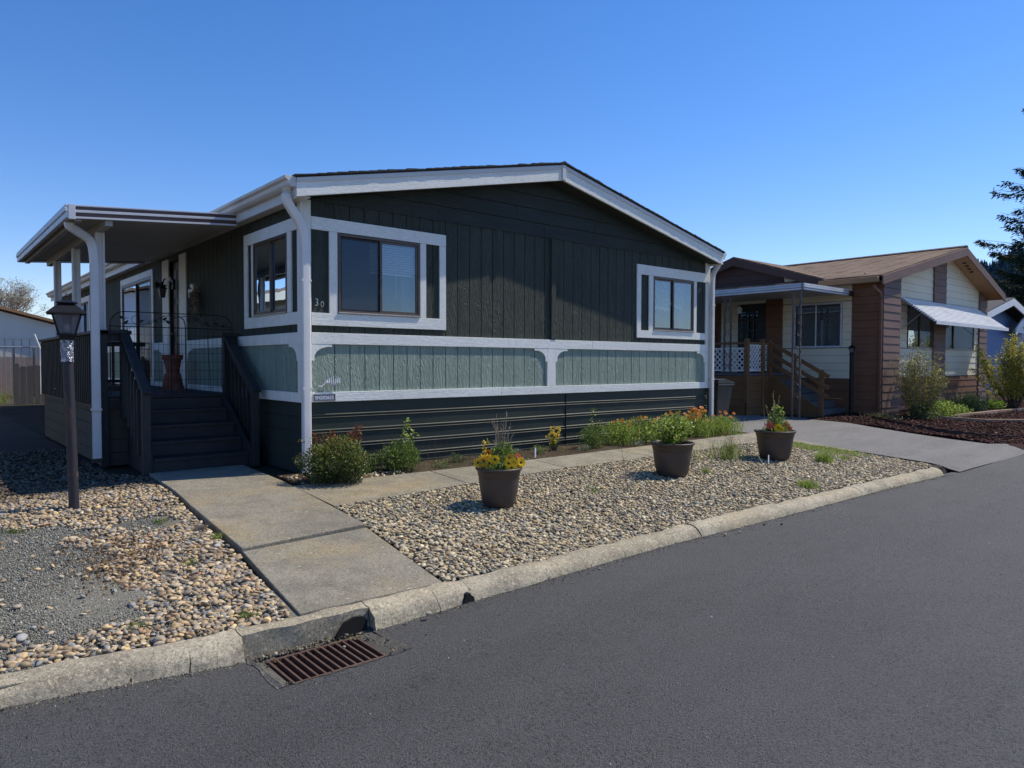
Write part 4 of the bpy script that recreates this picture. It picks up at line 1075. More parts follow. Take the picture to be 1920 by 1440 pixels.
for s, lift, keep in ((.0272, .006, 1.0), (.028, .018, .50)):
    p = jgrid(-.75, 8.3, -4.02, -1.3, s)
    p = p[inpoly(p[:, 0], p[:, 1], RB) | ((p[:, 1] < -3.2) & (p[:, 1] > kY(p[:, 0])+.20) & (p[:, 0] > -.66) & (p[:, 0] < 7.95))]
    if keep < 1: p = p[RNG.uniform(size=len(p)) < keep]
    allp.append(p); allz.append(GV(p[:, 0], p[:, 1])+lift-.006+RNG.uniform(-.003, .003, len(p)))
pts = np.concatenate(allp); zz = np.concatenate(allz)
pebbles('river_rock', pts, zz, .0183, PAL, [4, 4, 3, 3, 1.6, 1.2, 2, 1.2])['label'] = 'bed of small river pebbles between path and kerb'
# left bed
def fines_mask(p):
    x, y = p[:, 0], p[:, 1]
    m = np.zeros(len(p))
    for cx, cy, rx, ry in ((-3.10, -2.55, .62, .95), (-3.3, -1.45, .85, .45), (-2.78, -3.05, .36, .42), (-1.98, -1.42, .22, .22), (-2.75, -2.1, .35, .35), (-4.6, -2.3, 1.2, 1.2)):
        q = np.sqrt(((x-cx)/rx)**2+((y-cy)/ry)**2); m = np.maximum(m, 1.15-q)
    return m+.10*np.sin(x*17+y*9)+.10*np.sin(y*23-x*6)
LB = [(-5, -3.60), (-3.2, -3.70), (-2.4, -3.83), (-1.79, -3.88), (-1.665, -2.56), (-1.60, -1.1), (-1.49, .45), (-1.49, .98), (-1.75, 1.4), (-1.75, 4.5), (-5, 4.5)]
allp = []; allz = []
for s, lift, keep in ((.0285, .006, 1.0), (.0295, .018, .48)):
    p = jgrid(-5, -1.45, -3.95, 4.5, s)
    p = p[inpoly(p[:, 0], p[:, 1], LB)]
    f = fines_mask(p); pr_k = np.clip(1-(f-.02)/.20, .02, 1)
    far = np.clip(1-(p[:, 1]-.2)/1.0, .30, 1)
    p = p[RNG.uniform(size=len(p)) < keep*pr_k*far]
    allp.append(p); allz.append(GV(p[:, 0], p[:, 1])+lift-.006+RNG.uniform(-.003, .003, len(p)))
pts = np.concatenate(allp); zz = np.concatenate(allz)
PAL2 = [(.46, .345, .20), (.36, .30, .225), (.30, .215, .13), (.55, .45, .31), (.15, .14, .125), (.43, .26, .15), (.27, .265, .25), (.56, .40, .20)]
pebbles('river_rock', pts, zz, .0190, PAL2, dark=lambda p: np.clip(1-(p[:, 1]+.10)/.7, .30, 1), wts= [5, 4, 4, 2.2, 1.2, .9, 2.2, 1.8])['label'] = 'river pebbles thinning over fine gravel beside the walkway'  # stone colours darken toward the house: its yard shadow painted in
# gravel fines as tiny stones
p = jgrid(-4.4, -1.9, -3.75, -.85, .0125); f = fines_mask(p); p = p[(f > .05) & (RNG.uniform(size=len(p)) < .8)]
pebbles('crushed_stone', p, GV(p[:, 0], p[:, 1])-.004+RNG.uniform(-.002, .002, len(p)), .0052, [(.22, .215, .18), (.30, .29, .25), (.14, .135, .115), (.38, .36, .30)], [4, 3, 3, 1], near=0, flat=(.8, .7), tilt=1)
# sparse stones in the soil bed + stray stones on the road edge
p = jgrid(-.3, 1.0, -.75, -.1, .05); p = p[RNG.uniform(size=len(p)) < .55]
pebbles('river_rock', p, GV(p[:, 0], p[:, 1])+.008, .02, PAL, [4, 4, 3, 3, 1.6, 1.2, 2, 1.2])['label'] = 'scattered pebbles on soil at the house corner'
RR = random.Random(77)
for (x, y, s) in ((-1.02, -4.17, .022), (2.25, -4.20, .020), (2.45, -4.23, .014), (.55, -4.19, .011), (3.05, -4.32, .016), (2.9, -4.22, .014), (-1.62, -4.2, .012)):
    V, F = ICO[2]; mb = MB()
    mb.add([(x+v[0]*s, y+v[1]*s*.7, .004+(-.045 if x < -1.5 else 0)+(v[2]+.8)*s*.6) for v in V], [tuple(f) for f in F])
    c = (x > 2.8)
    tag(mb.build('loose_stone', M['pit'] if c else M['kerb'], None, smooth=True), {-1.02: 'pale loose stone on asphalt by the walkway kerb', 2.25: 'larger pale loose stone against the kerb', 2.45: 'smaller pale stone just right of another on the asphalt', .55: 'tiny pale stone at the foot of the kerb', 3.05: 'dark stone lying out on the asphalt', 2.9: 'dark stone touching the kerb foot', -1.62: 'small pale stone lying on the rusty grate'}[x], 'stone', 'loose stones on the road edge')
# mulch chips
p = jgrid(12.0, 26, -4.35, .4, .075)
p = p[RNG.uniform(size=len(p)) < .9]
def inm(p): return (p[:, 0] > np.array([dright(y) for y in p[:, 1]])+.02) & (p[:, 1] > kY(p[:, 0])+.2)
p = p[inm(p)]
mz = np.array([YZ(y)+.012+.018*math.sin(x*2.3+y)*math.sin(y*3.1) for x, y in p])
pebbles('bark_chips', p, mz+.008, .034, [(.055, .024, .02), (.10, .045, .035), (.035, .018, .016), (.16, .09, .065)], [4, 3, 3, .6], mat='chip', flat=(.45, .25), near=0, tilt=.5)

# grit and bits gathered along the kerb foot
n = 2600; xx = RNG.uniform(-3.6, 8.0, n); dd = np.abs(RNG.exponential(.035, n)); yy = kY(xx)-.004-dd
k = ~((xx > HX0-.05) & (xx < HX1+.05)); xx, yy = xx[k], yy[k]
zz = np.array([RZ(a, b) for a, b in zip(xx, yy)])+.001
pebbles('kerb_grit', np.stack([xx, yy], -1), zz, .0042, [(.20, .18, .14), (.10, .09, .075), (.32, .29, .23), (.05, .045, .04)], [3, 4, 2, 3], near=0, flat=(.8, .6), tilt=1)
n = 260; xx = RNG.uniform(-4, 11, n); yy = RNG.uniform(-7.5, -4.2, n); zz = np.array([RZ(a, b) for a, b in zip(xx, yy)])+.001
pebbles('road_grit', np.stack([xx, yy], -1), zz, .0045, [(.30, .29, .27), (.03, .03, .03), (.45, .44, .42)], [3, 4, 1.5], near=0, flat=(.8, .6), tilt=1)

# wet silt and crumbs on the drain box
n = 420; xx = RNG.uniform(HX0+.01, HX1-.01, n); yy = np.where(RNG.uniform(size=n) < .6, RNG.uniform(-4.055, -4.0, n), RNG.uniform(-4.46, -4.0, n))
k = ~((xx > gx0_-.015) & (xx < gx1_+.015) & (yy < gy1+.012) & (yy > gy0-.012)); xx, yy = xx[k], yy[k]
pebbles('drain_crumbs', np.stack([xx, yy], -1), np.full(len(xx), -.046), .0075, [(.16, .14, .10), (.06, .05, .04), (.30, .27, .20)], [3, 4, 1], near=0, flat=(.8, .6), tilt=1)
# ================================================================== PLANTS
def leaf_quads(C, size, pal, wts=None, up=.3, aspect=.5, fold=.25, cols=None, nrm=None):
    """C (n,3) leaf base points -> diamond leaf quads"""
    n = len(C); d = RNG.normal(0, 1, (n, 3)); d[:, 2] = d[:, 2]*.7+up
    if nrm is not None: d = d*.6+nrm
    d /= np.linalg.norm(d, axis=1, keepdims=True)
    r = RNG.normal(0, 1, (n, 3)); s = np.cross(d, r); s /= np.linalg.norm(s, axis=1, keepdims=True); u = np.cross(s, d)
    L = size*RNG.uniform(.6, 1.25, (n, 1)); w = L*aspect/2
    b = C; t = C+d*L; m = C+d*L*.5
    V = np.stack([b, m+s*w+u*w*fold, t, m-s*w+u*w*fold], 1).reshape(-1, 3)
    F = np.arange(4*n).reshape(-1, 4)
    if cols is None:
        pal = np.array(pal); wts = np.array(wts if wts is not None else [1]*len(pal), float); cols = pal[RNG.choice(len(pal), n, p=wts/wts.sum())]
    c = np.repeat(cols*RNG.lognormal(0, .2, (n, 1)), 4, 0)
    return V, F, c
def blades(P, h, lean, w, pal, wts=None, seg=4, curl=.5, az=None):
    """curved grass blades; P (n,3) roots, h height array"""
    n = len(P); a = RNG.uniform(0, 2*math.pi, n) if az is None else az+RNG.normal(0, .5, n)
    h = np.broadcast_to(h, n)*RNG.uniform(.6, 1.15, n); l = RNG.uniform(.2, 1, n)*lean
    dx, dy = np.cos(a), np.sin(a); sx, sy = -dy, dx
    sa = RNG.uniform(0, 2*math.pi, n); sx, sy = np.cos(sa), np.sin(sa)
    V = []
    for k in range(seg+1):
        t = k/seg; x = P[:, 0]+dx*l*h*(t**2); y = P[:, 1]+dy*l*h*(t**2); z = P[:, 2]+h*(t-curl*.35*l*t**3)
        ww = w*(1-t)**.7*.5+.0003
        V += [np.stack([x-sx*ww, y-sy*ww, z], -1), np.stack([x+sx*ww, y+sy*ww, z], -1)]
    V = np.stack(V, 1); F = []
    for k in range(seg): F.append([2*k, 2*k+1, 2*k+3, 2*k+2])
    F = np.array(F)[None]+(np.arange(n)*(2*seg+2))[:, None, None]
    pal = np.array(pal); wts = np.array(wts if wts is not None else [1]*len(pal), float)
    c = np.repeat(pal[RNG.choice(len(pal), n, p=wts/wts.sum())]*RNG.lognormal(0, .18, (n, 1)), 2*seg+2, 0)
    return V.reshape(-1, 3), F.reshape(-1, 4), c
def joinm(parts):
    Vs, Fs, Cs, b = [], [], [], 0
    for V, F, c in parts: Vs.append(V); Fs.append(F+b); Cs.append(c); b += len(V)
    return np.concatenate(Vs), np.concatenate(Fs), np.concatenate(Cs)
def foliage(name, parts, parent, mat='leaf', kind=None, label=None):
    V, F, c = joinm(parts); o = np_mesh(name, V, F, M[mat], parent, c.clip(0, .95), kind=kind)
    if label: o['label'] = label
    return o
def ell(n, c, r, shell=.35, zmin=-1.):
    """points in an uneven ellipsoid, denser near the surface"""
    d = RNG.normal(0, 1, (n, 3)); d /= np.linalg.norm(d, axis=1, keepdims=True)
    d[:, 2] = np.where(d[:, 2] < zmin, -d[:, 2], d[:, 2])
    k = 1-RNG.uniform(0, 1, n)**1.6*(1-shell)
    lump = 1+.13*np.sin(d[:, 0]*5+c[0]*7)+.11*np.sin(d[:, 1]*6+d[:, 2]*4)+.08*np.sin(d[:, 2]*9+d[:, 0]*7)
    return np.array(c)+d*np.array(r)*(k*lump)[:, None], d
def stems(mb, root, tips, r0=.004, r1=.0015, bow=.1, rr=None):
    for t in tips:
        p = Vector(root); q = Vector(t); m = (p+q)/2+Vector((RNG.normal(0, bow)*.3, RNG.normal(0, bow)*.3, abs((q-p).z)*.12))
        mb.tube([p, m, q], [r0, (r0+r1)/2, r1], 5, cap=False)
    return mb
def gz(x, y): return G(x, y)+.004

# --- round bush at the house corner
b = empty('corner_bush', (.06, -.76, .29), 0, 'dense rounded bush with reddish new shoots at the gable corner', 'bush')
mb = MB(); tips = [tuple(ell(1, (.06, -.76, .50), (.30, .30, .20))[0][0]) for _ in range(40)]
stems(mb, (.06, -.76, .27), tips, .008, .003); mb.build('branches', M['twig'], b)
C, d = ell(14000, (.06, -.76, .515), (.37, .33, .255), .45)
C[:, 2] = np.maximum(C[:, 2], .295)
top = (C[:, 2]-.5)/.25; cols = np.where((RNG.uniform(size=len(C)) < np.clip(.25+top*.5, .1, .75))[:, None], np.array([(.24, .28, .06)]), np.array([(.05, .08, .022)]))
red = RNG.uniform(size=len(C)) < np.clip(top*.16, .03, .22); cols[red] = (.16, .06, .025)
wh = RNG.uniform(size=len(C)) < .035; cols[wh] = (.30, .30, .17)
sh, _ = ell(500, (-.02, -.76, .76), (.28, .24, .07), .1)
S2 = []
for (x, y) in ((.30, -.80), (.02, -.72), (-.2, -.78), (.36, -.65), (.18, -.86)):
    P = np.stack([RNG.normal(x, .018, 60), RNG.normal(y, .018, 60), RNG.uniform(.72, .84+.05*(x > .2), 60)], -1); S2.append(P)
S2 = np.concatenate(S2)
foliage('leaves', [leaf_quads(C, .026, None, cols=cols, nrm=d*.6, aspect=.55), leaf_quads(sh[:200], .03, [(.20, .08, .025), (.16, .17, .035)], up=.8), leaf_quads(S2, .034, [(.22, .06, .03), (.16, .08, .03)], up=.9)], b)

C, _ = ell(420, (-.09, 3.70, 2.55), (.05, .13, .24), .1)
foliage('dried_leaves', [leaf_quads(C, .07, [(.16, .11, .07), (.10, .075, .05), (.25, .19, .13)], up=-.5, aspect=.28)], BOUQ)
# --- planters
def planter(x, y, R_, H, label, n=44):
    z = G(x, y)+.012
    p = empty('planter_pot', (x, y, z), 0, label, 'flower pot', 'brown plastic planters on the pebble bed')
    pr = [(0, .004), (R_*.60, .004), (R_*.63, .0), (R_*.655, .012), (R_*.70, H*.07), (R_*.745, H*.18), (R_*.80, H*.36), (R_*.845, H*.56), (R_*.868, H*.70), (R_*.875, H*.76), (R_*.895, H*.775), (R_*.91, H*.84), (R_*.935, H*.90), (R_*.965, H*.925), (R_*1.0, H*.94), (R_*1.01, H*.97), (R_*.995, H*.995), (R_*.96, H), (R_*.92, H*.985), (R_*.89, H*.93), (R_*.87, H*.82), (0, H*.82)]
    MB().lathe(pr, (x, y, z), n).build('pot_body', M['pot'], p, smooth=True, angle=60)
    k = 24; vs = [(x, y, z+H*.90)]; fs = []
    for ring in (1, 2, 3):
        for i in range(k):
            a = 2*math.pi*i/k; r = R_*.90*ring/3
            vs.append((x+r*math.cos(a), y+r*math.sin(a), z+H*(.90-.02*ring)+RNG.uniform(-.008, .008)))
    for i in range(k):
        fs.append((0, 1+i, 1+(i+1) % k))
        for ring in (0, 1): fs.append((1+ring*k+i, 1+(ring+1)*k+i, 1+(ring+1)*k+(i+1) % k, 1+ring*k+(i+1) % k))
    MB().add(vs, fs).build('soil', M['potsoil'], p, smooth=True)
    return p, z+H*.9
def bloom(parts, c, r, nrm, petal, centre, n=13, layers=2, aspect=.42):
    nrm = Vector(nrm).normalized(); a = nrm.cross(Vector((0, 0, 1)));
    if a.length < .1: a = Vector((1, 0, 0))
    a.normalize(); b_ = nrm.cross(a); c = Vector(c)
    V = []; Cc = []
    for L in range(layers):
        for k in range(n):
            t = 2*math.pi*(k+.5*L)/n; d = (a*math.cos(t)+b_*math.sin(t)); s = nrm.cross(d)
            rr = r*(1-.25*L)*RNG.uniform(.9, 1.1); w = rr*aspect*.5; up = nrm*(.10*r+L*.12*r)
            V += [c+d*r*.12, c+d*rr*.62+s*w+up, c+d*rr+up*.6, c+d*rr*.62-s*w+up]
            pc = np.array(petal)*RNG.uniform(.85, 1.1); Cc += [pc*.85, pc, pc, pc]
    for k in range(8):
        t = 2*math.pi*k/8; t2 = 2*math.pi*(k+1)/8; q = r*.21
        V += [c+nrm*r*.22, c+(a*math.cos(t)+b_*math.sin(t))*q+nrm*r*.12, c+(a*math.cos((t+t2)/2)+b_*math.sin((t+t2)/2))*q*1.05+nrm*r*.12, c+(a*math.cos(t2)+b_*math.sin(t2))*q+nrm*r*.12]
        Cc += [centre]*4
    V = np.array([v[:] for v in V]); F = np.arange(len(V)).reshape(-1, 4); parts.append((V, F, np.array(Cc)))
GRN = [(.17, .25, .055), (.11, .18, .04), (.26, .34, .08), (.06, .10, .025)]
BRI = [(.34, .43, .07), (.22, .33, .05), (.44, .52, .11), (.12, .19, .035)]
YEL = (.92, .62, .02); ORG = (.75, .24, .02); COR = (.72, .12, .07); DK = (.03, .012, .008)
CAMD = Vector((-.62, -.75, .25))

# pot 1
p1, zt1 = planter(.95, -2.47, .232, .385, 'brown planter with yellow dark-eyed daisies and a coral bloom, nearest the walkway')
x, y = .95, -2.47
f1 = empty('daisy_plant', (x, y, zt1), 0, 'yellow dark-centred daisies, ferny leaves and bare twigs growing in the nearest planter', 'flowers')
parts = []; st = MB()
heads = [((.05, -.16, .055), .048, YEL), ((.10, -.13, .035), .048, YEL), ((-.02, -.17, .06), .044, YEL), ((-.19, .0, .08), .05, (.80, .40, .02)), ((-.16, -.05, .06), .046, YEL), ((-.10, .04, .15), .03, ORG), ((.22, .06, .06), .055, COR), ((.235, .0, .075), .05, COR)]
heads += [((.0, -.19, .02), .05, YEL), ((.14, -.17, .055), .05, YEL), ((-.22, .05, .06), .045, YEL), ((-.13, -.10, .10), .045, YEL), ((.05, -.10, .10), .04, (.80, .42, .02))]
for (dx, dy, dz), r, c in heads:
    parts = []; nn = CAMD+Vector((dx*2.2, dy*1.5, .1)); bloom(parts, (x+dx, y+dy, zt1+dz+.03), r*1.2, nn, c, DK if c != COR else (.30, .08, .02), n=12); foliage('bloom', parts, f1, 'petal')
    stems(st, (x+dx*.4, y+dy*.4, zt1-.02), [(x+dx, y+dy, zt1+dz+.02)], .003, .003)
sp = []
for (dx, dy, h) in ((-.13, .06, .30), (-.17, .03, .15), (-.11, .02, .16)):
    P = np.stack([RNG.normal(x+dx, .016, 90), RNG.normal(y+dy, .016, 90), zt1+RNG.uniform(h*.25, h, 90)], -1); foliage('flower_spike', [leaf_quads(P, .030, [YEL, (.75, .48, .02), (.60, .50, .05)], up=.6)], f1, 'petal')
    stems(st, (x+dx, y+dy, zt1-.02), [(x+dx, y+dy, zt1+h)], .004, .002)
C1, d1 = ell(2400, (x+.09, y+.05, zt1+.12), (.145, .12, .14), .2); C2, d2 = ell(1300, (x-.07, y-.03, zt1+.06), (.15, .13, .09), .2); C3, _ = ell(500, (x+.14, y-.03, zt1+.05), (.08, .08, .07), .2)
foliage('leaves', [leaf_quads(C1, .030, GRN+BRI[:2], nrm=d1*.4, aspect=.4), leaf_quads(C2, .032, GRN, aspect=.4), leaf_quads(C3, .03, GRN+[(.12, .14, .06)], aspect=.35),
                   blades(np.stack([RNG.normal(x-.03, .03, 60), RNG.normal(y, .03, 60), np.full(60, zt1-.02)], -1), .22, .5, .006, GRN)], f1)
for k in range(12): stems(st, (x+.06, y+.02, zt1-.02), [(x+.06+RNG.normal(0, .08), y+.02+RNG.normal(0, .07), zt1+.16)], .003, .002)
st.build('stems', M['stem'], f1)
tw = MB(); RR = random.Random(6)
for (dx, dz, bx_) in ((-.05, .52, -.02), (.13, .50, .04), (.06, .53, .0), (.17, .42, .05), (.02, .36, -.03), (-.02, .46, .01), (.2, .34, .07), (.1, .44, .02), (-.09, .44, -.03), (.22, .46, .06), (.0, .56, .01), (.09, .57, .03)):
    p = Vector((x+.05, y+.06, zt1)); q = Vector((x+.05+dx*.75, y+.06+RR.uniform(-.05, .05), zt1+dz)); m = p.lerp(q, .5)+Vector((bx_*.5, 0, 0))
    tw.tube([p, m, q], [.0055, .004, .0022], 5)
    for j in range(4):
        t_ = RR.uniform(.35, .9); a = p.lerp(q, t_); tw.tube([a, a+Vector((RR.uniform(-.06, .06), RR.uniform(-.04, .04), RR.uniform(.02, .09)))], [.003, .0016], 4)
tw.build('bare_twigs', M['twig'], f1)

# pot 2
p2, zt2 = planter(3.82, -2.42, .275, .42, 'brown planter with a leafy green shrub, middle of the three planters')
x, y = 3.80, -2.40
f2 = empty('potted_shrub', (x, y, zt2), 0, 'leafy bright green shrub growing in the middle planter', 'shrub')
st = MB(); tips = []; LP = []
for k in range(46):
    a = RNG.uniform(0, 2*math.pi); rr = RNG.uniform(.05, .30); h = RNG.uniform(.20, .47)*(1-.35*(rr/.27)); q = (x+rr*math.cos(a), y+rr*math.sin(a), zt2+h)
    tips.append(q); m = int(40)
    t_ = RNG.uniform(.25, 1.03, m)[:, None]; r0 = np.array((x+.02*math.cos(a), y+.02*math.sin(a), zt2)); LP.append(r0+(np.array(q)-r0)*t_+RNG.normal(0, .018, (m, 3)))
stems(st, (x, y, zt2-.02), tips, .004, .002); st.build('stems', M['stem'], f2)
foliage('leaves', [leaf_quads(np.concatenate(LP), .050, BRI+[(.36, .42, .10)], aspect=.5, up=.35)], f2)

# pot 3
p3, zt3 = planter(6.25, -2.45, .295, .43, 'brown planter with red and yellow gazanias and a budding twig, farthest from the walkway')
x, y = 6.25, -2.45
f3 = empty('gazania_plant', (x, y, zt3), 0, 'coral, yellow and orange gazanias with a tall budding twig in the farthest planter', 'flowers')
parts = []; st = MB()
for (dx, dy, dz), r, c, ce in [((-.20, -.03, .09), .062, COR, (.4, .2, .02)), ((-.13, -.12, .06), .066, YEL, (.35, .16, .02)), ((-.1, -.15, .04), .05, YEL, DK), ((.17, -.10, .03), .075, (.72, .14, .03), (.35, .2, .02)), ((.21, -.06, .08), .055, (.75, .20, .04), (.3, .1, .02)), ((.24, -.12, .0), .035, (.8, .6, .55), (.6, .4, .3))]:
    parts = []; bloom(parts, (x+dx, y+dy, zt3+dz+.03), r*1.05, CAMD, c, ce, n=13); foliage('bloom', parts, f3, 'petal'); stems(st, (x+dx*.4, y+dy*.4, zt3-.02), [(x+dx, y+dy, zt3+dz+.02)], .003, .003)
C1, d1 = ell(2000, (x+.03, y, zt3+.13), (.17, .14, .17), .2); C2, d2 = ell(900, (x, y, zt3+.03), (.22, .2, .06), .3); C3, _ = ell(220, (x+.06, y, zt3+.33), (.08, .07, .07), .2)
foliage('leaves', [leaf_quads(C1, .034, GRN+BRI[:1], nrm=d1*.4, aspect=.3), leaf_quads(C2, .04, GRN, aspect=.3), leaf_quads(C3, .045, BRI, aspect=.6)], f3)
tw = MB(); bud = []
for (dx, dz) in ((-.05, .62), (-.22, .42), (.06, .45), (.16, .38), (-.12, .52), (.02, .55)):
    p = Vector((x, y, zt3)); q = Vector((x+dx, y+RR.uniform(-.06, .06), zt3+dz)); m = p.lerp(q, .5)+Vector((dx*.25, 0, .03))
    tw.tube([p, m, q], [.005, .0035, .0015], 5)
    for j in range(22):
        t_ = j/22*.75+.25; a = p.lerp(q, t_) if t_ > .5 else p.lerp(m, t_*2); bud.append((a.x+RR.uniform(-.012, .012), a.y+RR.uniform(-.012, .012), a.z+RR.uniform(0, .03)))
tw.tube([(x-.26, y+.02, zt3-.02), (x-.27, y+.02, zt3+.25), (x-.30, y+.02, zt3+.52)], [.003, .0025, .0012], 5)
tw.build('budding_twigs', M['twig'], f3); foliage('buds', [leaf_quads(np.array(bud), .020, [(.38, .36, .16), (.30, .34, .10)], up=.8, aspect=.6)], f3)
for k in range(14): stems(st, (x, y, zt3-.02), [(x+RNG.normal(0, .1), y+RNG.normal(0, .08), zt3+.14)], .003, .002)
st.build('stems', M['stem'], f3)

# --- plants in the soil bed along the skirting
def clump(name, x, y, h, r, n, pal, label, cat='plant', size=.035, aspect=.35, shoots=(), flowers=(), grass=0, group=None, shell=.15, up=.6):
    z = G(x, y); t = empty(name, (x, y, z), 0, label, cat, group)
    C, d = ell(n, (x, y, z+h*.45), (r, r*.85, h*.5), shell); C[:, 2] = np.maximum(C[:, 2], z+.01)
    ps = [leaf_quads(C, size, pal, nrm=d*.4+np.array([0, 0, .3]), aspect=aspect, up=up)]
    if grass: ps.append(blades(np.stack([RNG.normal(x, r*.45, grass), RNG.normal(y, r*.4, grass), np.full(grass, z)], -1), h*.9, .7, .008, pal))
    st = MB()
    for k in range(10): stems(st, (x, y, z-.01), [tuple(C[RNG.integers(len(C))])], .004, .002)
    for (dx, dy, hh, nl, sz) in shoots:
        stems(st, (x+dx*.5, y+dy*.5, z), [(x+dx, y+dy, z+hh)], .005, .0025, .02)
        tt = RNG.uniform(.45, 1.02, nl)[:, None]; P = np.array((x+dx*.5, y+dy*.5, z))*(1-tt)+np.array((x+dx, y+dy, z+hh))*tt+RNG.normal(0, .014, (nl, 3))
        ps.append(leaf_quads(P, sz, BRI+[(.26, .30, .05)], aspect=.5, up=.5))
    foliage('leaves', ps, t); 
    if flowers:
        fp = []
        for (dx, dy, dz, rr, c) in flowers:
            bloom(fp, (x+dx, y+dy, z+dz), rr, CAMD+Vector((dx*.6, 0, .5+RNG.uniform(-.3, .5))), c, tuple(v*.55 for v in c), n=9, layers=2, aspect=.6)
            stems(st, (x+dx*.5, y+dy*.5, z), [(x+dx, y+dy, z+dz-.005)], .0025, .002)
        foliage('blooms', fp, t, 'petal')
    st.build('stems', M['stem'], t)
    return t
clump('leafy_perennial', 1.02, -.50, .36, .27, 3200, GRN+[(.10, .17, .05)], 'ferny green perennial with tall yellow-green shoots beside the round bush', shoots=((.08, 0, .62, 60, .05), (.20, .02, .46, 45, .045), (.05, -.05, .40, 40, .04)), size=.04, grass=60)
clump('low_plant', .66, -.40, .24, .16, 500, GRN, 'small grassy plant between the round bush and the ferny perennial', grass=50, size=.03)
clump('low_plant', 1.95, -.38, .12, .14, 260, [(.10, .14, .05), (.14, .17, .08)], 'low grey-green weed on bare soil before the ribbed skirting', grass=14, size=.03)
for k_, (x, y, h, n_, l) in enumerate(((1.55, -.62, .10, 160, 'tiny sprawling weed right of the ferny perennial'), (2.35, -.55, .15, 260, 'small leafy weed behind the nearest planter'), (2.75, -.62, .09, 150, 'flat weed on soil between planter twigs and plant marker'), (3.35, -.45, .14, 240, 'small green weed left of the yellow blossoms'), (2.1, -.66, .07, 140, 'creeping weed at the path edge behind the nearest planter'))):
    clump('low_plant', x, y, h, .13, n_, [(.14, .19, .06), (.20, .24, .10), (.26, .33, .08)], l, size=.028, grass=16)
wg = empty('dry_stalks', (1.9, -.25, .29), 0, 'thin dark upright stalks before the ribbed skirting', 'stalks')
foliage('stalk', [blades(np.stack([RNG.uniform(1.55, 2.35, 26), RNG.uniform(-.4, -.15, 26), np.full(26, .29)], -1), .36, .35, .004, [(.07, .06, .05), (.10, .10, .06)])], wg)
fl = [(RNG.normal(0, .05), RNG.normal(0, .04), RNG.uniform(.08, .36), .022, (.80, .58, .05)) for _ in range(46)]
clump('yellow_wallflower', 3.76, -.32, .30, .08, 120, BRI, 'slender plant covered in small yellow blossoms against the skirting', 'flowers', flowers=fl, size=.03)
clump('leafy_perennial', 4.45, -.45, .36, .22, 1900, GRN+[(.10, .17, .05)], 'green plant with a tall reddish spike left of the orange flower drift', shoots=((.0, 0, .62, 50, .035), (.2, .02, .42, 30, .04)), grass=30, size=.034)
ofl = lambda n, rx, h0, h1, r=.030: [(RNG.normal(0, rx), RNG.normal(0, .10), RNG.uniform(h0, h1), r*RNG.uniform(.8, 1.2), ORG if RNG.uniform() < .6 else (.80, .36, .02)) for _ in range(n)]
clump('orange_poppies', 5.15, -.42, .42, .33, 2700, BRI, 'green clump with a few orange blossoms in the middle of the soil bed', 'flowers', flowers=ofl(7, .14, .30, .40), grass=70, size=.035)
clump('orange_poppies', 5.75, -.42, .42, .38, 3400, BRI+GRN, 'broad feathery green clump with sparse orange blossoms behind the middle planter', 'flowers', flowers=ofl(10, .2, .33, .44), grass=90, size=.032)
clump('orange_poppies', 6.45, -.42, .42, .34, 2600, BRI, 'feathery clump with orange blossoms behind the right rim of the middle planter', 'flowers', flowers=ofl(12, .17, .34, .48), grass=70, size=.034)
clump('orange_poppies', 7.15, -.42, .43, .36, 2900, BRI, 'clump thick with bright orange blossoms by the far downspout', 'flowers', flowers=ofl(34, .20, .28, .50, .036), grass=90, size=.034)
clump('orange_poppies', 7.85, -.50, .36, .36, 2600, BRI, 'bright green clump with scattered pale orange blossoms at the bed end', 'flowers', flowers=ofl(9, .22, .30, .44, .032), grass=260, size=.034)
for (x, y, l) in ((3.0, -.30, 'tiny white flowered weed right of the twiggy planter'), (4.1, -.62, 'flat pale weed beside the yellow blossoms'), (5.25, -.66, 'tuft of small white flowers at the path edge')):
    clump('low_plant', x, y, .10, .13, 200, [(.12, .16, .06), (.20, .24, .12), (.5, .5, .42)], l, size=.026)

# weeds in the pebble bed
def tuft(x, y, h, r, n, pal, label, extra=0, name='weed_tuft', zz=None, cat='weeds'):
    z = (G(x, y)+.005) if zz is None else zz; t = empty(name, (x, y, z), 0, label, cat)
    P = np.stack([RNG.normal(x, r*.4, n), RNG.normal(y, r*.4, n), np.full(n, z)], -1)
    ps = [blades(P, h, .9, .006, pal)]
    if extra: C, d = ell(extra, (x, y, z+h*.4), (r, r, h*.5), .1); C[:, 2] = np.maximum(C[:, 2], z+.005); ps.append(leaf_quads(C, .028, pal, aspect=.35, nrm=d*.4))
    return foliage('blades', ps, t)
tuft(6.75, -2.95, .17, .14, 320, BRI, 'bright green grassy tuft right of the farthest planter', 160)
tuft(4.75, -3.72, .11, .15, 240, BRI, 'green grass tuft at the kerb edge of the pebble bed', 30)
tuft(7.30, -3.0, .07, .12, 110, BRI+[(.3, .3, .1)], 'small pale tuft in pebbles toward the driveway', 60)
tuft(2.25, -2.55, .05, .12, 60, GRN, 'faint small weed among pebbles left of the middle planter', 40)
tuft(1.55, -1.75, .07, .06, 60, GRN, 'tiny grass tuft at the path edge behind the nearest planter')
tuft(7.05, -1.95, .12, .13, 160, BRI, 'pale green tuft beside the farthest planter near the path', 90)
tuft(4.35, -2.55, .10, .07, 60, BRI, 'thin weed leaning beside the middle planter')
t = empty('ground_cover', (7.9, -2.35, .2)); tag(t, kind='stuff')
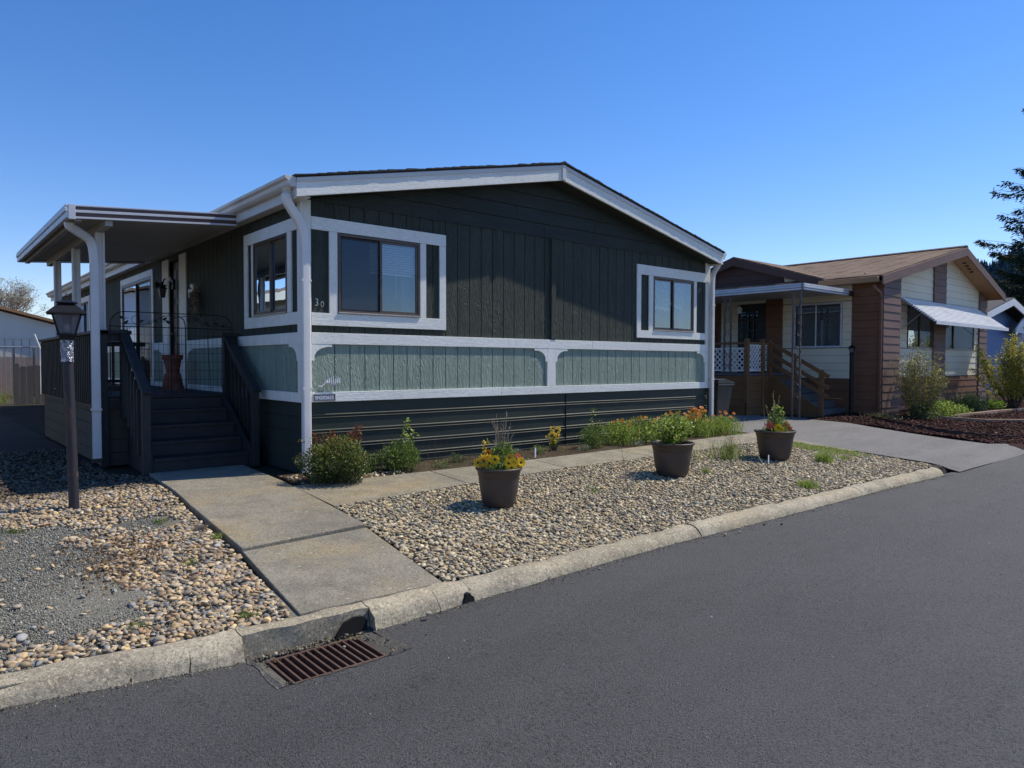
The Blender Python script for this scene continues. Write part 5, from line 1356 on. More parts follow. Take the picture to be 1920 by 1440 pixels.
P = jgrid(7.35, 8.2, -3.1, -1.6, .018); k = ((P[:, 0]-7.9)/.33)**2+((P[:, 1]+2.35)/.7)**2 < 1+.4*np.sin(P[:, 0]*21)*np.sin(P[:, 1]*13); P = P[k]
P3 = np.concatenate([P, (GV(P[:, 0], P[:, 1])+.008)[:, None]], 1)
t.name = 'edge_grass'; foliage('blades', [blades(P3, .05, .9, .006, BRI+[(.30, .30, .08)]), leaf_quads(P3, .024, BRI+[(.28, .30, .08)])], t, kind='stuff')
# tall weeds left of pot 3
w = empty('tall_weeds', (5.55, -2.2, .2), 0, 'tall thin weeds with reddish seed heads left of the farthest planter', 'weeds')
P = np.stack([RNG.normal(5.6, .16, 120), RNG.normal(-2.05, .16, 120), np.full(120, .2)], -1)
P2 = np.stack([RNG.normal(5.05, .22, 60), RNG.normal(-1.85, .16, 60), np.full(60, .2)], -1)
C, d = ell(520, (5.62, -2.1, .33), (.17, .15, .14), .1); hd = np.stack([RNG.normal(5.65, .14, 26), RNG.normal(-2.1, .1, 26), RNG.uniform(.45, .68, 26)], -1)
foliage('leaves', [blades(P, .34, .45, .006, GRN), blades(P2, .24, .5, .006, BRI), leaf_quads(C, .035, GRN+BRI, aspect=.3), leaf_quads(hd, .03, [(.5, .16, .08), (.6, .30, .12)], up=.6)], w)
mb = MB()
for k in range(9): mb.tube([(5.6+RNG.normal(0, .05), -2.1, .2), (5.62+RNG.normal(0, .09), -2.1, .42), (5.65+RNG.normal(0, .15), -2.1, .66)], [.003, .002, .0012], 5)
mb.tube([(5.45, -2.75, .17), (5.62, -2.55, .30), (5.70, -2.4, .40)], [.007, .006, .004], 6).build('stems', M['twig'], w)
# thin sapling stick left of pot 2, dry
sp_ = empty('dry_sapling', (2.95, -3.0, .14), 0, 'thin dry leafless sapling rising from the pebbles left of the middle planter', 'sapling')
mb = MB(); q0 = Vector((2.62, -2.72, .17)); RR = random.Random(14)
mb.tube([q0, q0+Vector((-.05, .0, .22)), q0+Vector((-.07, .05, .50))], [.006, .004, .002], 6)
for k in range(9):
    a = q0+Vector((-.06, .02, .10+.042*k)); mb.tube([a, a+Vector((RR.uniform(-.14, .20), RR.uniform(-.05, .05), RR.uniform(.02, .10)))], [.0022, .001], 4)
mb.tube([q0+Vector((.02, 0, .05)), q0+Vector((.20, .05, .17)), q0+Vector((.36, .1, .26))], [.003, .002, .001], 5)
mb.build('twigs', M['twig'], sp_)
C, _ = ell(60, (2.66, -2.68, .33), (.17, .08, .12), .1); foliage('dry_leaves', [leaf_quads(C, .02, [(.14, .06, .05), (.20, .12, .07)])], sp_)
# white garden stakes
for (x, y, z, dx, l) in ((3.05, -.70, .30, .09, 'white plastic plant marker leaning beside the path'), (5.78, -2.62, .17, .02, 'white curled plant tag in the pebbles by the farthest planter')):
    tag(MB().box(x-.012, x+.012, y-.002, y+.002, z, z+.13).build('plant_marker', M['blind'], None), l, 'plant marker').rotation_euler = (0, 0, 0)
# weeds near the walk, left side
tuft(-1.66, -2.12, .05, .05, 60, BRI, 'small green sprout at the walkway edge')
g_ = empty('dry_tuft', (-1.72, -1.83, .2), 0, 'spiky grey-brown dry tuft hugging the walkway edge', 'weeds')
P = np.stack([RNG.normal(-1.70, .02, 160), RNG.normal(-1.83, .02, 160), np.full(160, .20)], -1)
foliage('blades', [blades(P, .085, 1.5, .004, [(.13, .11, .11), (.20, .18, .17), (.06, .05, .05)])], g_)
for (x, y, l) in ((-2.0, -3.72, 'little green weed in pebbles behind the kerb above the drain'), (-2.0, -2.6, 'faint green weed in pebbles left of the walkway'), (-2.55, -3.55, 'small weed in pebbles near the kerb left of the drain'), (-2.9, -1.15, 'sparse weed on the fine gravel near the lamp post'), (-1.9, -1.42, 'flat patch of tiny green weeds on fine gravel by the walkway')):
    tuft(x, y, .03, .08, 50, GRN+[(.14, .18, .07)], l, 40)
# leaf litter on the left bed
P = np.concatenate([np.stack([RNG.normal(cx, .16, n), RNG.normal(cy, .16, n)], -1) for cx, cy, n in ((-2.30, -2.25, 260), (-2.2, -1.95, 200), (-2.45, -2.6, 240), (-2.6, -1.95, 60), (-2.1, -.9, 60))])
P3 = np.concatenate([P, (GV(P[:, 0], P[:, 1])+.02)[:, None]], 1)
foliage('leaf_litter', [leaf_quads(P3, .030, [(.26, .15, .07), (.34, .22, .12), (.16, .09, .05)], up=.0, aspect=.5)], None, kind='stuff')
P = np.concatenate([np.stack([RNG.uniform(-2.05, -1.4, 34), RNG.uniform(-4.10, -4.02, 34)], -1), np.stack([RNG.uniform(-3.2, 7.5, 120), np.zeros(120)], -1)])
P[34:, 1] = kY(P[34:, 0])-np.abs(RNG.exponential(.03, 120)); zz = np.array([RZ(a, b)+.006 for a, b in P]); zz[:34] = -.045
foliage('kerb_litter', [leaf_quads(np.concatenate([P, zz[:, None]], 1), .026, [(.24, .15, .07), (.14, .09, .05), (.10, .12, .04)], up=.05, aspect=.5)], None, kind='stuff')
# debris in the soil bed
P = jgrid(.3, 8.1, -.75, -.1, .03); P = P[RNG.uniform(size=len(P)) < .35]; P3 = np.concatenate([P, (GV(P[:, 0], P[:, 1])+.012)[:, None]], 1)
foliage('bed_litter', [leaf_quads(P3, .022, [(.12, .08, .05), (.20, .15, .09), (.08, .10, .03), (.26, .22, .15), (.10, .15, .04)], up=.1)], None, kind='stuff')
# ================================================================== NEIGHBOURING HOME (right)
NX = 14.85; NXR = 23.9; NY = -.05; NF = -.50; NR = 20.4; NL = 17
nb = empty('neighbour_home', (19.3, 8, .3), 0, 'brown and cream lap sided home with tan shingle roof beyond the driveway', 'house')
def lapwall(name, mat, u0, u1, z0, zt, xf, y, pitch=.2, label=None, thick=.03):
    mb = MB(xf); z = z0
    ztf = zt if callable(zt) else (lambda u: zt)
    while True:
        if z >= max(ztf(u0), ztf(u1), ztf((u0+u1)/2))-.002: break
        z1 = z+pitch-.006
        # clip by slope line using slices
        n = 1 if not callable(zt) else 12
        for i in range(n):
            a, b = lerp(u0, u1, i/n), lerp(u0, u1, (i+1)/n)
            ta, tb = min(z1, ztf(a)), min(z1, ztf(b))
            if ta <= z+.001 and tb <= z+.001: continue
            ta, tb = max(ta, z+.001), max(tb, z+.001)
            mb.add([(a,y-.016,z),(b,y-.016,z),(b,y-.004,tb),(a,y-.004,ta),(a,y+thick,z),(b,y+thick,z),(b,y+thick,tb),(a,y+thick,ta)], [(0,1,2,3),(0,4,5,1),(1,5,6,2),(2,6,7,3),(3,7,4,0),(4,7,6,5)])
        z += pitch
    return mb.build(name, mat, nb, label=label)
xfN = lambda u, w, z: (w, u, z)
def nroof(x): return 3.74+(x-14.6)*(5.02-3.74)/(NR-14.6) if x < NR else 5.02-(x-NR)*(5.02-3.86)/(24.05-NR)
# front panels
lapwall('front_wall', M['cream'], 15.9, 19.3, 1.24, 2.02, None, NY); lapwall('front_wall', M['cream'], 15.9, 17.45, 2.04, 3.2, None, NY)
lapwall('front_wall', M['cream'], 15.9, 19.3, 3.22, lambda x: nroof(x)-.12, None, NY)
lapwall('front_wall', M['cream'], 20.2, 23.3, 1.24, 2.02, None, NY); lapwall('front_wall', M['cream'], 22.86, 23.3, 2.04, 3.2, None, NY)
lapwall('front_wall', M['cream'], 20.2, 23.3, 3.22, lambda x: nroof(x)-.12, None, NY)
lapwall('front_pillar', M['brown_f'], NX, 15.88, .3, lambda x: nroof(x)-.10, None, NF+.02)
lapwall('front_pillar', M['brown_f'], 19.28, 20.22, .3, lambda x: nroof(x)-.10, None, NY-.05)
lapwall('front_pillar', M['brown_f'], 23.25, 24.0, .3, lambda x: nroof(x)-.10, None, NY-.05)
c = MB()
for x0, x1 in ((NX+.02, 15.88),): c.box(x0+.005, x1-.005, NF+.05, NY+.2, .3, 3.6)
c.build('pillar_core', M['brown'], nb)
lapwall('front_skirting', M['brown'], 15.9, 23.9, .3, 1.22, None, NY-.02)
MB().box(15.0, 23.9, .02, .04, 1.2, 3.9).box(NXR-.5, NXR-.45, 0, NL, .3, 3.9).box(15, 23.4, NL-.05, NL, .3, 3.8).build('wall_core', M['brown'], nb).location.y += .03
# side wall
lapwall('side_wall', M['brown'], -.47, .29, .3, 3.66, xfN, NX)
lapwall('side_wall', M['cream'], .29, 2.16, 1.22, 2.0, xfN, NX); lapwall('side_wall', M['cream'], .29, 2.16, 3.22, 3.72, xfN, NX)
lapwall('side_wall', M['cream'], .29, .52, 2.02, 3.2, xfN, NX); lapwall('side_wall', M['cream'], 1.86, 2.16, 2.02, 3.2, xfN, NX)
lapwall('side_wall', M['brown'], 2.16, 2.66, 1.22, 3.72, xfN, NX-.02)
lapwall('side_wall', M['cream'], 3.55, 4.1, 1.22, 3.72, xfN, NX); lapwall('side_wall', M['cream'], 4.75, NL, 1.22, 3.72, xfN, NX)
lapwall('side_wall', M['cream'], 2.66, 3.55, 3.30, 3.72, xfN, NX)
lapwall('side_skirting', M['brown'], .29, NL, .3, 1.20, xfN, NX-.02)
MB().box(NX+.035, NX+.06, -.45, .5, .3, 3.7).box(NX+.035, NX+.06, 1.9, NL, 1.0, 3.7).build('wall_core', M['brown'], nb)
# gable of the cross wing
GYc = 3.55
def crz(y): return 4.60-abs(y-GYc)*.322
lapwall('gable_wall', M['choc'], 2.14, 4.60, 3.74, lambda y: crz(y)-.05, xfN, NX-.02)
lapwall('gable_wall', M['cream'], 1.15, 2.13, 3.5, lambda y: crz(y)-.05, xfN, NX-.005); lapwall('gable_wall', M['cream'], 4.61, 5.95, 3.5, lambda y: crz(y)-.05, xfN, NX-.005)
cg = MB()
for s in (-1, 1):
    y1 = GYc+s*2.62
    cg.add([(14.58,GYc,4.60),(14.58,y1,crz(y1)),(19,y1,crz(y1)),(19,GYc,4.60),(14.58,GYc,4.66),(14.58,y1,crz(y1)+.06),(19,y1,crz(y1)+.06),(19,GYc,4.66)], [(0,1,2,3),(4,7,6,5),(0,4,5,1),(1,5,6,2),(2,6,7,3),(3,7,4,0)])
cg.build('cross_roof', M['shingle_tan'], nb)
cf = MB()
for s in (-1, 1):
    y1 = GYc+s*2.66
    cf.prism([(GYc, 4.63), (y1, crz(y1)+.03), (y1, crz(y1)-.17), (GYc, 4.40)], 14.54, 14.578, 'x')
cf.build('cross_fascia', M['choc'], nb, bevel=.003)
# main roof
rf = MB()
for xa, xb in ((14.55, NR), (24.08, NR)):
    za, zb = nroof(xa) if xa < NR else nroof(xa), nroof(NR)
    rf.add([(xa,NF-.05,za),(xb,NF-.05,zb),(xb,NL+.2,zb),(xa,NL+.2,za),(xa,NF-.05,za+.045),(xb,NF-.05,zb+.045),(xb,NL+.2,zb+.045),(xa,NL+.2,za+.045)], [(0,3,2,1),(4,5,6,7),(0,1,5,4),(1,2,6,5),(2,3,7,6),(3,0,4,7)])
rf.build('roof', M['shingle_tan'], nb)
MB().prism([(NR-.15, 5.06), (NR, 5.115), (NR+.15, 5.06), (NR, 5.07)], NF-.07, NL, 'y').build('ridge_cap', M['choc'], nb)
ff = MB()
ff.prism([(14.55, nroof(14.55)+.02), (NR, 5.04), (NR, 4.80), (14.55, nroof(14.55)-.20)], NF-.09, NF-.052)
ff.prism([(24.1, nroof(24.05)+.02), (NR+.002, 5.04), (NR+.002, 4.80), (24.1, nroof(24.05)-.20)], NF-.09, NF-.052)
ff.build('fascia', M['brown_f'], nb, bevel=.003)
sf = MB()
for xa, xb in ((14.6, NR), (24.05, NR)):
    za, zb = nroof(xa)-.14, nroof(NR)-.14
    sf.add([(xa,NF-.05,za),(xb,NF-.05,zb),(xb,NY+.02,zb),(xa,NY+.02,za),(xa,NF-.05,za+.02),(xb,NF-.05,zb+.02),(xb,NY+.02,zb+.02),(xa,NY+.02,za+.02)], [(0,3,2,1),(4,5,6,7),(0,1,5,4),(1,2,6,5),(2,3,7,6),(3,0,4,7)])
sf.build('soffit', M['tan'], nb)
vn = MB()
for k in range(4): x = 21.0+k*.22; vn.box(x, x+.13, -.36, -.26, nroof(x+.07)-.152, nroof(x+.07)-.140)
vn.build('soffit_vent', M['groove'], nb)
MB().box(14.42, 14.56, NF+.0, .98, nroof(14.55)-.14, nroof(14.55)-.0).build('gutter', M['tan'], nb, bevel=.02)
downspout(curve([(14.5, -.40, 3.6), (14.5, -.40, 3.45), (14.80, -.44, 3.33), (14.80, -.44, 3.1), (14.80, -.44, .35)]), .07, .09, nb, M['brown'])
# windows
window('window', (.53, 1.85, 2.01, 3.21), lambda u, w, z: (NX+w, u, z), .53, parent=nb, gl=M['glass_left'], framemat=M['alu'], fw=.03, label='pale framed slider window beside the steps')
MB(lambda u, w, z: (NX+w, u, z)).box(1.06, 1.13, .06, .08, 2.05, 2.75).build('white_post_inside', M['blind'], nb)
MB(lambda u, w, z: (NX+w, u, z)).box(.56, 1.82, .12, .125, 2.03, 3.19).build('sheer_curtain', M['lace'], nb)
window('window', (17.47, 19.26, 2.03, 3.2), lambda u, w, z: (u, NY+w, z), .5, parent=nb, framemat=M['frame'], label='dark framed window left of the middle pillar')
window('window', (20.26, 22.84, 2.03, 3.2), lambda u, w, z: (u, NY+w, z), .3, parent=nb, framemat=M['frame'], label='dark framed window right of the middle pillar')
MB().box(20.9, 21.7, NY+.1, NY+.12, 2.1, 3.15).build('curtain', M['cream'], nb)
MB().box(17.9, 18.6, NY+.1, NY+.12, 2.1, 3.1).build('curtain', M['cream'], nb)
# front door + arch
d_ = MB(xfN).box(2.68, 3.54, NX-.01, NX+.02, 1.36, 3.28).build('front_door', M['door'], nb)
g = MB(xfN)
for i in range(3):
    for j in range(4): g.box(2.90+i*.19, 3.05+i*.19, NX-.02, NX-.011, 2.0+j*.29, 2.22+j*.29)
g.build('door_glass', M['glass_left'], d_)
MB(xfN).prism([(4.12, 1.38)]+[(4.12+.33*(1-math.cos(a))*.5, 1.38+2.0*(a/math.pi)) for a in np.linspace(0, math.pi, 8)]+[(4.70, 3.4), (4.74, 1.38)], NX-.03, NX+.0, 'y').build('curtain_panel', M['brownstripe'], nb)
MB().frustum((14.6, 3.35, 3.02), .035, .055, 0, .16).lathe([(.05, .16), (.03, .2), (0, .24)], (14.6, 3.35, 3.02), 10).build('porch_lantern', M['blind'], nb)
# striped metal window awning
aw = MB(); n = 15
for i in range(n):
    t0, t1 = i/n, (i+.80)/n
    y0, z0 = lerp(NY-.03, -.95, t0), lerp(3.40, 2.72, t0); y1, z1 = lerp(NY-.03, -.95, t1), lerp(3.40, 2.72, t1)
    aw.add([(16.95,y0,z0),(23.0,y0,z0),(23.0,y1,z1+.012),(16.95,y1,z1+.012),(16.95,y0,z0-.02),(23.0,y0,z0-.02),(23.0,y1,z1-.014),(16.95,y1,z1-.014)], [(0,1,2,3),(4,7,6,5),(0,4,5,1),(1,5,6,2),(2,6,7,3),(3,7,4,0)])
aw.build('window_awning', M['alu'], nb)
MB().box(16.93, 23.02, -.975, -.955, 2.64, 2.74).build('awning_edge', M['whitepaint'], nb)
MB().bar((17.0, -.10, 2.55), (17.0, -.62, 2.98), .018).bar((22.95, -.10, 2.55), (22.95, -.62, 2.98), .018).build('awning_arm', M['steel'], nb)
aa = MB()
for i in range(n):
    t0 = i/n; y0, z0 = lerp(NY-.03, -.95, t0), lerp(3.40, 2.72, t0); aa.box(16.90, 16.99, y0-.03, y0+.005, z0-.05, z0+.02)
aa.build('awning_side', M['alu'], nb)

# porch of the neighbour
np_ = empty('neighbour_porch', (13.5, 3.5, .3), 0, 'raised porch with white lattice rails, brown steps rail and white metal roof', 'porch')
PX, PY, PZ = 12.30, 1.70, 1.35
MB().box(PX-.03, NX-.04, PY-.0, 8, PZ-.05, PZ).build('deck_boards', M['greystep'], np_)
k = MB()
for i in range(5):
    z1 = PZ-.06-i*.2; k.box(PX-.02, PX+.02, PY, 8, max(.28, z1-.193), z1); k.box(PX-.02, NX-.04, PY-.02, PY+.02, max(.28, z1-.193), z1)
k.build('deck_skirt', M['tansid'], np_)
MB().box(PX+.02, NX-.05, PY+.021, 7.9, .3, PZ-.06).build('deck_core', M['pit'], np_)
for i in range(5):
    z = .30+(PZ-.3)/6*(i+1); y0 = PY-.27*(5-i)
    MB().box(13.38, 14.75, y0, y0+.30, z-.04, z).box(13.38, 14.75, y0+.02, y0+.05, z-.17, z-.041).build('stair_tread', M['greystep'], np_)
MB().prism([(.30, .3), (PY-.02, .3), (PY-.02, PZ), (.30, .45)], 13.33, 13.37, 'x').build('stringer', M['tansid'], np_)
def pw(x, y, z0, z1, w=.10, nm='rail_post'): MB().box(x-w/2, x+w/2, y-w/2, y+w/2, z0, z1).build(nm, M['tansid'], np_, bevel=.008)
for x, y, z1 in ((PX, PY, 2.22), (13.0, PY, 2.22), (PX, 3.6, 2.15), (PX, 5.6, 2.15)): pw(x, y, .6 if y == PY else 1.3, z1)
pw(13.34, .32, .3, 1.45); pw(13.34, 1.0, .8, 1.85, .06); pw(13.34, PY-.02, 1.2, 2.2)
for dz in (0, -.27, -.5): MB().bar((13.30, PY, 2.16+dz), (13.30, .12, 1.28+dz), .05, .09).build('handrail', M['tansid'], np_)
MB().box(PX-.04, PX+.04, PY, 8, 2.08, 2.13).box(PX, 13.35, PY-.04, PY+.04, 2.08, 2.13).build('top_rail', M['tansid'], np_)
def lattice(u0, u1, z0, z1, xf):
    mb = MB(xf); st = .105; w = .032; 
    def clipline(a, b, s):
        # diagonal strips
        pass
    k = u0-(z1-z0)
    while k < u1:
        for s, off in ((1, 0), (-1, .008)):
            pts = []
            for (ua, za, ub, zb) in [((k, z0, k+(z1-z0), z1) if s == 1 else (k+(z1-z0), z0, k, z1))]:
                t0, t1 = 0., 1.
                du = ub-ua
                ta, tb = (u0-ua)/du, (u1-ua)/du
                t0, t1 = max(0, min(ta, tb)), min(1, max(ta, tb))
                if t1-t0 > .05:
                    p = (ua+du*t0, za+(zb-za)*t0); q = (ua+du*t1, za+(zb-za)*t1)
                    dx, dz = (q[0]-p[0]), (q[1]-p[1]); l = math.hypot(dx, dz); nx_, nz = -dz/l*w/2, dx/l*w/2
                    mb.add([(p[0]+nx_, off, p[1]+nz), (p[0]-nx_, off, p[1]-nz), (q[0]-nx_, off, q[1]-nz), (q[0]+nx_, off, q[1]+nz)], [(0, 1, 2, 3)])
        k += st*1.35
    mb.box(u0, u1, -.006, .014, z1-.02, z1+.015).box(u0, u1, -.006, .014, z0-.015, z0+.02)
    return mb
lattice(PY+.06, 7.9, 1.42, 1.98, lambda u, w, z: (PX+.0+w, u, z)).build('lattice', M['whitelat'], np_)
lattice(PX+.06, 12.95, 1.42, 2.05, lambda u, w, z: (u, PY+w, z)).build('lattice', M['whitelat'], np_)
lattice(13.4, 14.55, 1.42, 2.12, lambda u, w, z: (u, 2.35+w, z)).build('lattice', M['whitelat'], np_)
# roof
zr = 3.36
MB().box(PX-.05, NX-.05, .28, 8, zr+.02, zr+.06).build('pan_roof', M['soffit'], np_)
for z0, z1, t_ in ((zr-.05, zr-.005, .06), (zr+.005, zr+.05, .075), (zr+.06, zr+.10, .06)):
    MB().box(PX-t_, PX-.0, .25, 8, z0, z1).box(PX-t_, NX-.35, .28-t_, .28, z0, z1).build('roof_edge', M['alu'], np_, bevel=.004)
MB().box(NX-.35, NX-.06, .22, .30, zr-.05, zr+.08).build('roof_end', M['choc'], np_)
def scrollpost(x, y):
    p = MB()
    for d in (-.09, .09): p.box(x-.018, x+.018, y+d-.018, y+d+.018, .30 if y < 1 else PZ, zr-.05)
    z = (.5 if y < 1 else PZ+.1)
    while z < zr-.25:
        for s in (-1, 1): p.tube([(x, y+s*(.07-.05*math.sin(k*.6)), z+k*.028) for k in range(10)], .007, 5)
        z += .29
    p.box(x-.05, x+.05, y-.13, y+.13, zr-.07, zr-.05)
    p.build('scroll_post', M['mauve'], np_)
scrollpost(PX, .42); scrollpost(PX, 2.25); scrollpost(PX, 4.6)
# bin
bn = empty('wheeled_bin', (9.72, .95, .3), 0, 'black wheeled bin with domed lid standing behind the far downspout', 'bin')
bx_, by_ = 9.70, .92
def quadfr(mb, c, a, b):
    pass
vs = []
for z, hx, hy, oy in ((.36, .20, .22, .0), (1.16, .285, .31, 0)):
    for sx, sy in ((-1, -1), (1, -1), (1, 1), (-1, 1)): vs.append((bx_+sx*hx, by_+sy*hy+oy, z))
MB().add(vs, [(0,3,2,1),(4,5,6,7),(0,1,5,4),(1,2,6,5),(2,3,7,6),(3,0,4,7)]).box(bx_-.31, bx_+.31, by_-.335, by_+.335, 1.12, 1.17).build('bin_body', M['bin'], bn, bevel=.02)
MB().prism([(bx_-.32, 1.175), (bx_-.30, 1.26), (bx_-.05, 1.275), (bx_+.33, 1.19), (bx_+.33, 1.175)], by_-.33, by_+.33).build('lid', M['bin'], bn, bevel=.015)
MB().tube([(bx_-.36, by_-.25, 1.2), (bx_-.36, by_+.25, 1.2)], .015, 8).build('handle', M['bin'], bn)
for s in (-1, 1): MB().tube([(bx_-.2, by_+s*.24, .40), (bx_-.2, by_+s*.29, .40)], .11, 18).build('wheel', M['bin'], bn, smooth=True)
lamppost('lamp_post', 14.30, .03, .27, 1.60, .62, 'slim black lamp post with small lantern beside the neighbouring home', r=.05, postmat=M['iron'], foil=False, rz=.3)
# low scalloped edging + timber edging
ed = MB(); P = [(14.55, .05), (13.75, -.75), (13.10, -1.75), (12.75, -2.6), (12.85, -3.2), (13.15, -3.75)]
pts = curve([(x, y, 0) for x, y in P], 6); L_ = 0; prev = pts[0]; acc = []
for a, b in zip(pts, pts[1:]):
    n = max(1, int((b-a).length/.03))
    for k in range(n): acc.append(a.lerp(b, k/n))
vs = []; 
for i, p in enumerate(acc):
    z0 = YZ(p.y)+.012; h = .05+.022*abs(math.sin(i*.42))
    vs += [(p.x, p.y, z0-.03), (p.x, p.y, z0+h), (p.x+.035, p.y+.02, z0+h), (p.x+.035, p.y+.02, z0-.03)]
fs = [(4*i+k, 4*i+(k+1) % 4, 4*i+4+(k+1) % 4, 4*i+4+k) for i in range(len(acc)-1) for k in range(4)]
tag(MB().add(vs, fs).build('scalloped_edging', M['edging'], None), 'dark scalloped rubber edging curving along the mulch by the driveway', 'edging')
def mz_(y): return YZ(y)+.01
for P, l in (([(15.6, -1.5), (16.2, -2.3), (18.0, -3.1), (22.0, -3.5)], 'reddish timber edging crossing the mulch, nearer the road'), ([(16.6, -1.55), (19.5, -1.65), (24, -2.0), (30, -2.6)], 'reddish timber edging in front of the flower bed')):
    mb = MB()
    for (a, b), (c, d) in zip(P, P[1:]): mb.bar((a, b, mz_(b)+.03), (c, d, mz_(d)+.03), .09, .09)
    tag(mb.build('timber_edging', M['timber'], None, bevel=.01), l, 'edging', 'timber edgings in the mulch')
tag(MB().bar((21.5, -2.9, .2), (22.6, -2.75, .2), .16, .10).build('flat_board', M['timber'], None, bevel=.01), 'pale flat board lying on the mulch beside a stump', 'board')
tag(MB().lathe([(.22, 0), (.19, .1), (.17, .3), (.0, .32)], (23.2, -2.6, .12), 14).build('tree_stump', M['bark'], None, smooth=True), 'short dark stump in the mulch at the right edge of view', 'stump')

# shrubs in front of the neighbour
def twiggy(name, x, y, H, r, n, pal, wts, label, z0=.28, bare=0, lsize=.05):
    t = empty(name, (x, y, z0), 0, label, 'shrub'); mb = MB(); LP = []
    for k in range(46):
        a = RNG.uniform(0, 2*math.pi); rr = r*RNG.uniform(.15, 1); h = H*RNG.uniform(.62, 1.0)*(1-.25*(rr/r)**2)
        p = np.array((x+.1*math.cos(a), y+.1*math.sin(a), z0)); q = np.array((x+rr*math.cos(a), y+rr*math.sin(a), z0+h)); m = (p+q)/2+np.array((.12*r*math.cos(a), .12*r*math.sin(a), 0))
        mb.tube([p, m, q], [.012, .007, .003], 4, cap=False)
        tt = RNG.uniform(.22, 1.03, n)[:, None]; P = np.where(tt < .5, p+(m-p)*tt*2, m+(q-m)*(tt*2-1))+RNG.normal(0, .055, (n, 3)); LP.append(P)
        for j in range(3):
            t_ = RNG.uniform(.4, .9); c0 = p+(q-p)*t_; mb.tube([c0, c0+np.array((RNG.normal(0, .14), RNG.normal(0, .14), RNG.uniform(.08, .28)))], [.004, .0015], 3, cap=False)
    mb.build('branches', M['twig'] if bare else M['bark'], t)
    foliage('leaves', [leaf_quads(np.concatenate(LP), lsize, pal, wts, aspect=.5)], t)
    return t
OLV = [(.32, .30, .07), (.20, .20, .06), (.46, .40, .08), (.14, .15, .05), (.28, .24, .09)]
twiggy('twiggy_shrub', 15.35, -1.15, 1.75, .68, 150, OLV, [3, 3, 1.5, 3, 2], 'sparse twiggy shrub with olive yellow leaves at the brown corner pillar', bare=1)
twiggy('yellow_shrub', 22.2, -1.35, 2.35, 1.05, 330, [(.48, .44, .09), (.32, .32, .08), (.62, .52, .08), (.18, .20, .06)], [3, 3, 2, 2], 'tall yellow-green shrub at the right end of the striped awning', lsize=.065)
def mound(name, x, y, h, r, n, pal, label, grass=0, gh=.5, z0=.27, sz=.06, cat='plant'):
    t = empty(name, (x, y, z0), 0, label, cat); C, d = ell(n, (x, y, z0+h*.45), (r, r, h*.55), .3); C[:, 2] = np.maximum(C[:, 2], z0)
    ps = [leaf_quads(C, sz, pal, nrm=d*.5, aspect=.5)]
    if grass: ps.append(blades(np.stack([RNG.normal(x, r*.4, grass), RNG.normal(y, r*.4, grass), np.full(grass, z0)], -1), gh, .9, .02, pal))
    foliage('leaves', ps, t)
mound('leafy_mound', 16.0, -1.35, .42, .42, 1800, BRI, 'bright green leafy mound at the foot of the twiggy shrub')
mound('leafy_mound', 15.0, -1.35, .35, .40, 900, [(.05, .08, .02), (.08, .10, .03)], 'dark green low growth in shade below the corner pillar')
mound('leafy_mound', 17.4, -1.35, .25, .30, 700, BRI, 'small pale green mound left of the strappy dark plant')
mound('strappy_plant', 19.2, -1.05, .45, .45, 700, [(.03, .06, .03), (.05, .09, .035)], 'dark strappy leaved clump under the middle of the striped awning', 260, .62)
mound('leafy_mound', 20.6, -1.2, .30, .34, 900, [(.22, .34, .04), (.16, .26, .03)], 'lime green mound right of the dark strappy plant')
mound('dry_weeds', 14.2, -.75, .12, .5, 300, [(.20, .17, .09), (.12, .12, .05)], 'dry straw coloured weeds around the slim lamp post', 160, .22, z0=.24, cat='weeds')
mound('dry_weeds', 12.9, .3, .08, .4, 160, [(.08, .08, .04), (.12, .10, .05)], 'low weeds before the porch steps of the neighbouring home', 60, .12, z0=.27, cat='weeds')
fp = []
yd = empty('yellow_daffodils', (20, -1.35, .3), 0, 'few pale yellow blossoms above the strappy dark plant', 'flowers')
for k in range(5):
    fp = []; c_ = (20.0+RNG.normal(0, .25), -1.35, .75+RNG.uniform(-.1, .15)); bloom(fp, c_, .075, CAMD, (.80, .55, .10), (.7, .4, .02), n=6); foliage('bloom', fp, yd, 'petal')
    MB().tube([(c_[0], -1.3, .28), c_], .008, 5).build('stem', M['stem'], yd)

# ================================================================== blue house farther right
bh = empty('blue_house', (37, 6, .3), 0, 'blue house with white gable trim seen past the brown home', 'house')
bx0, bxr, bx1, BY = 29.0, 32.6, 38.5, 2.0
def bz(x): return 4.35-abs(x-bxr)*.22
MB().prism([(bx0, .3), (bx1, .3), (bx1, 2.9), (bxr, 4.2), (bx0, 3.3)], BY, BY+.1).box(bx0, bx0+.1, BY+.1, BY+12, .3, 3.3).box(bx1-.1, bx1, BY+.1, BY+12, .3, 2.9).build('wall', M['bluepaint'], bh)
MB().box(35.9, 38.3, BY-.06, BY-.01, .3, 3.0).build('wall_panel', M['cream'], bh)
MB().box(35.0, 35.6, BY-.4, BY-.2, .3, 2.95).build('porch_pillar', M['bluepaint'], bh)
MB().box(34.86, 34.98, BY-.42, BY-.18, .3, 2.95).box(35.62, 35.74, BY-.42, BY-.18, .3, 2.95).build('pillar_trim', M['whitepaint'], bh)
w = MB()
for s, xe in ((-1, bx0-.3), (1, bx1+.3)):
    w.prism([(bxr, bz(bxr)+.06), (xe, bz(xe)+.06), (xe, bz(xe)-.22), (bxr, bz(bxr)-.24)], BY-.65, BY-.6)
w.build('fascia', M['whitepaint'], bh)
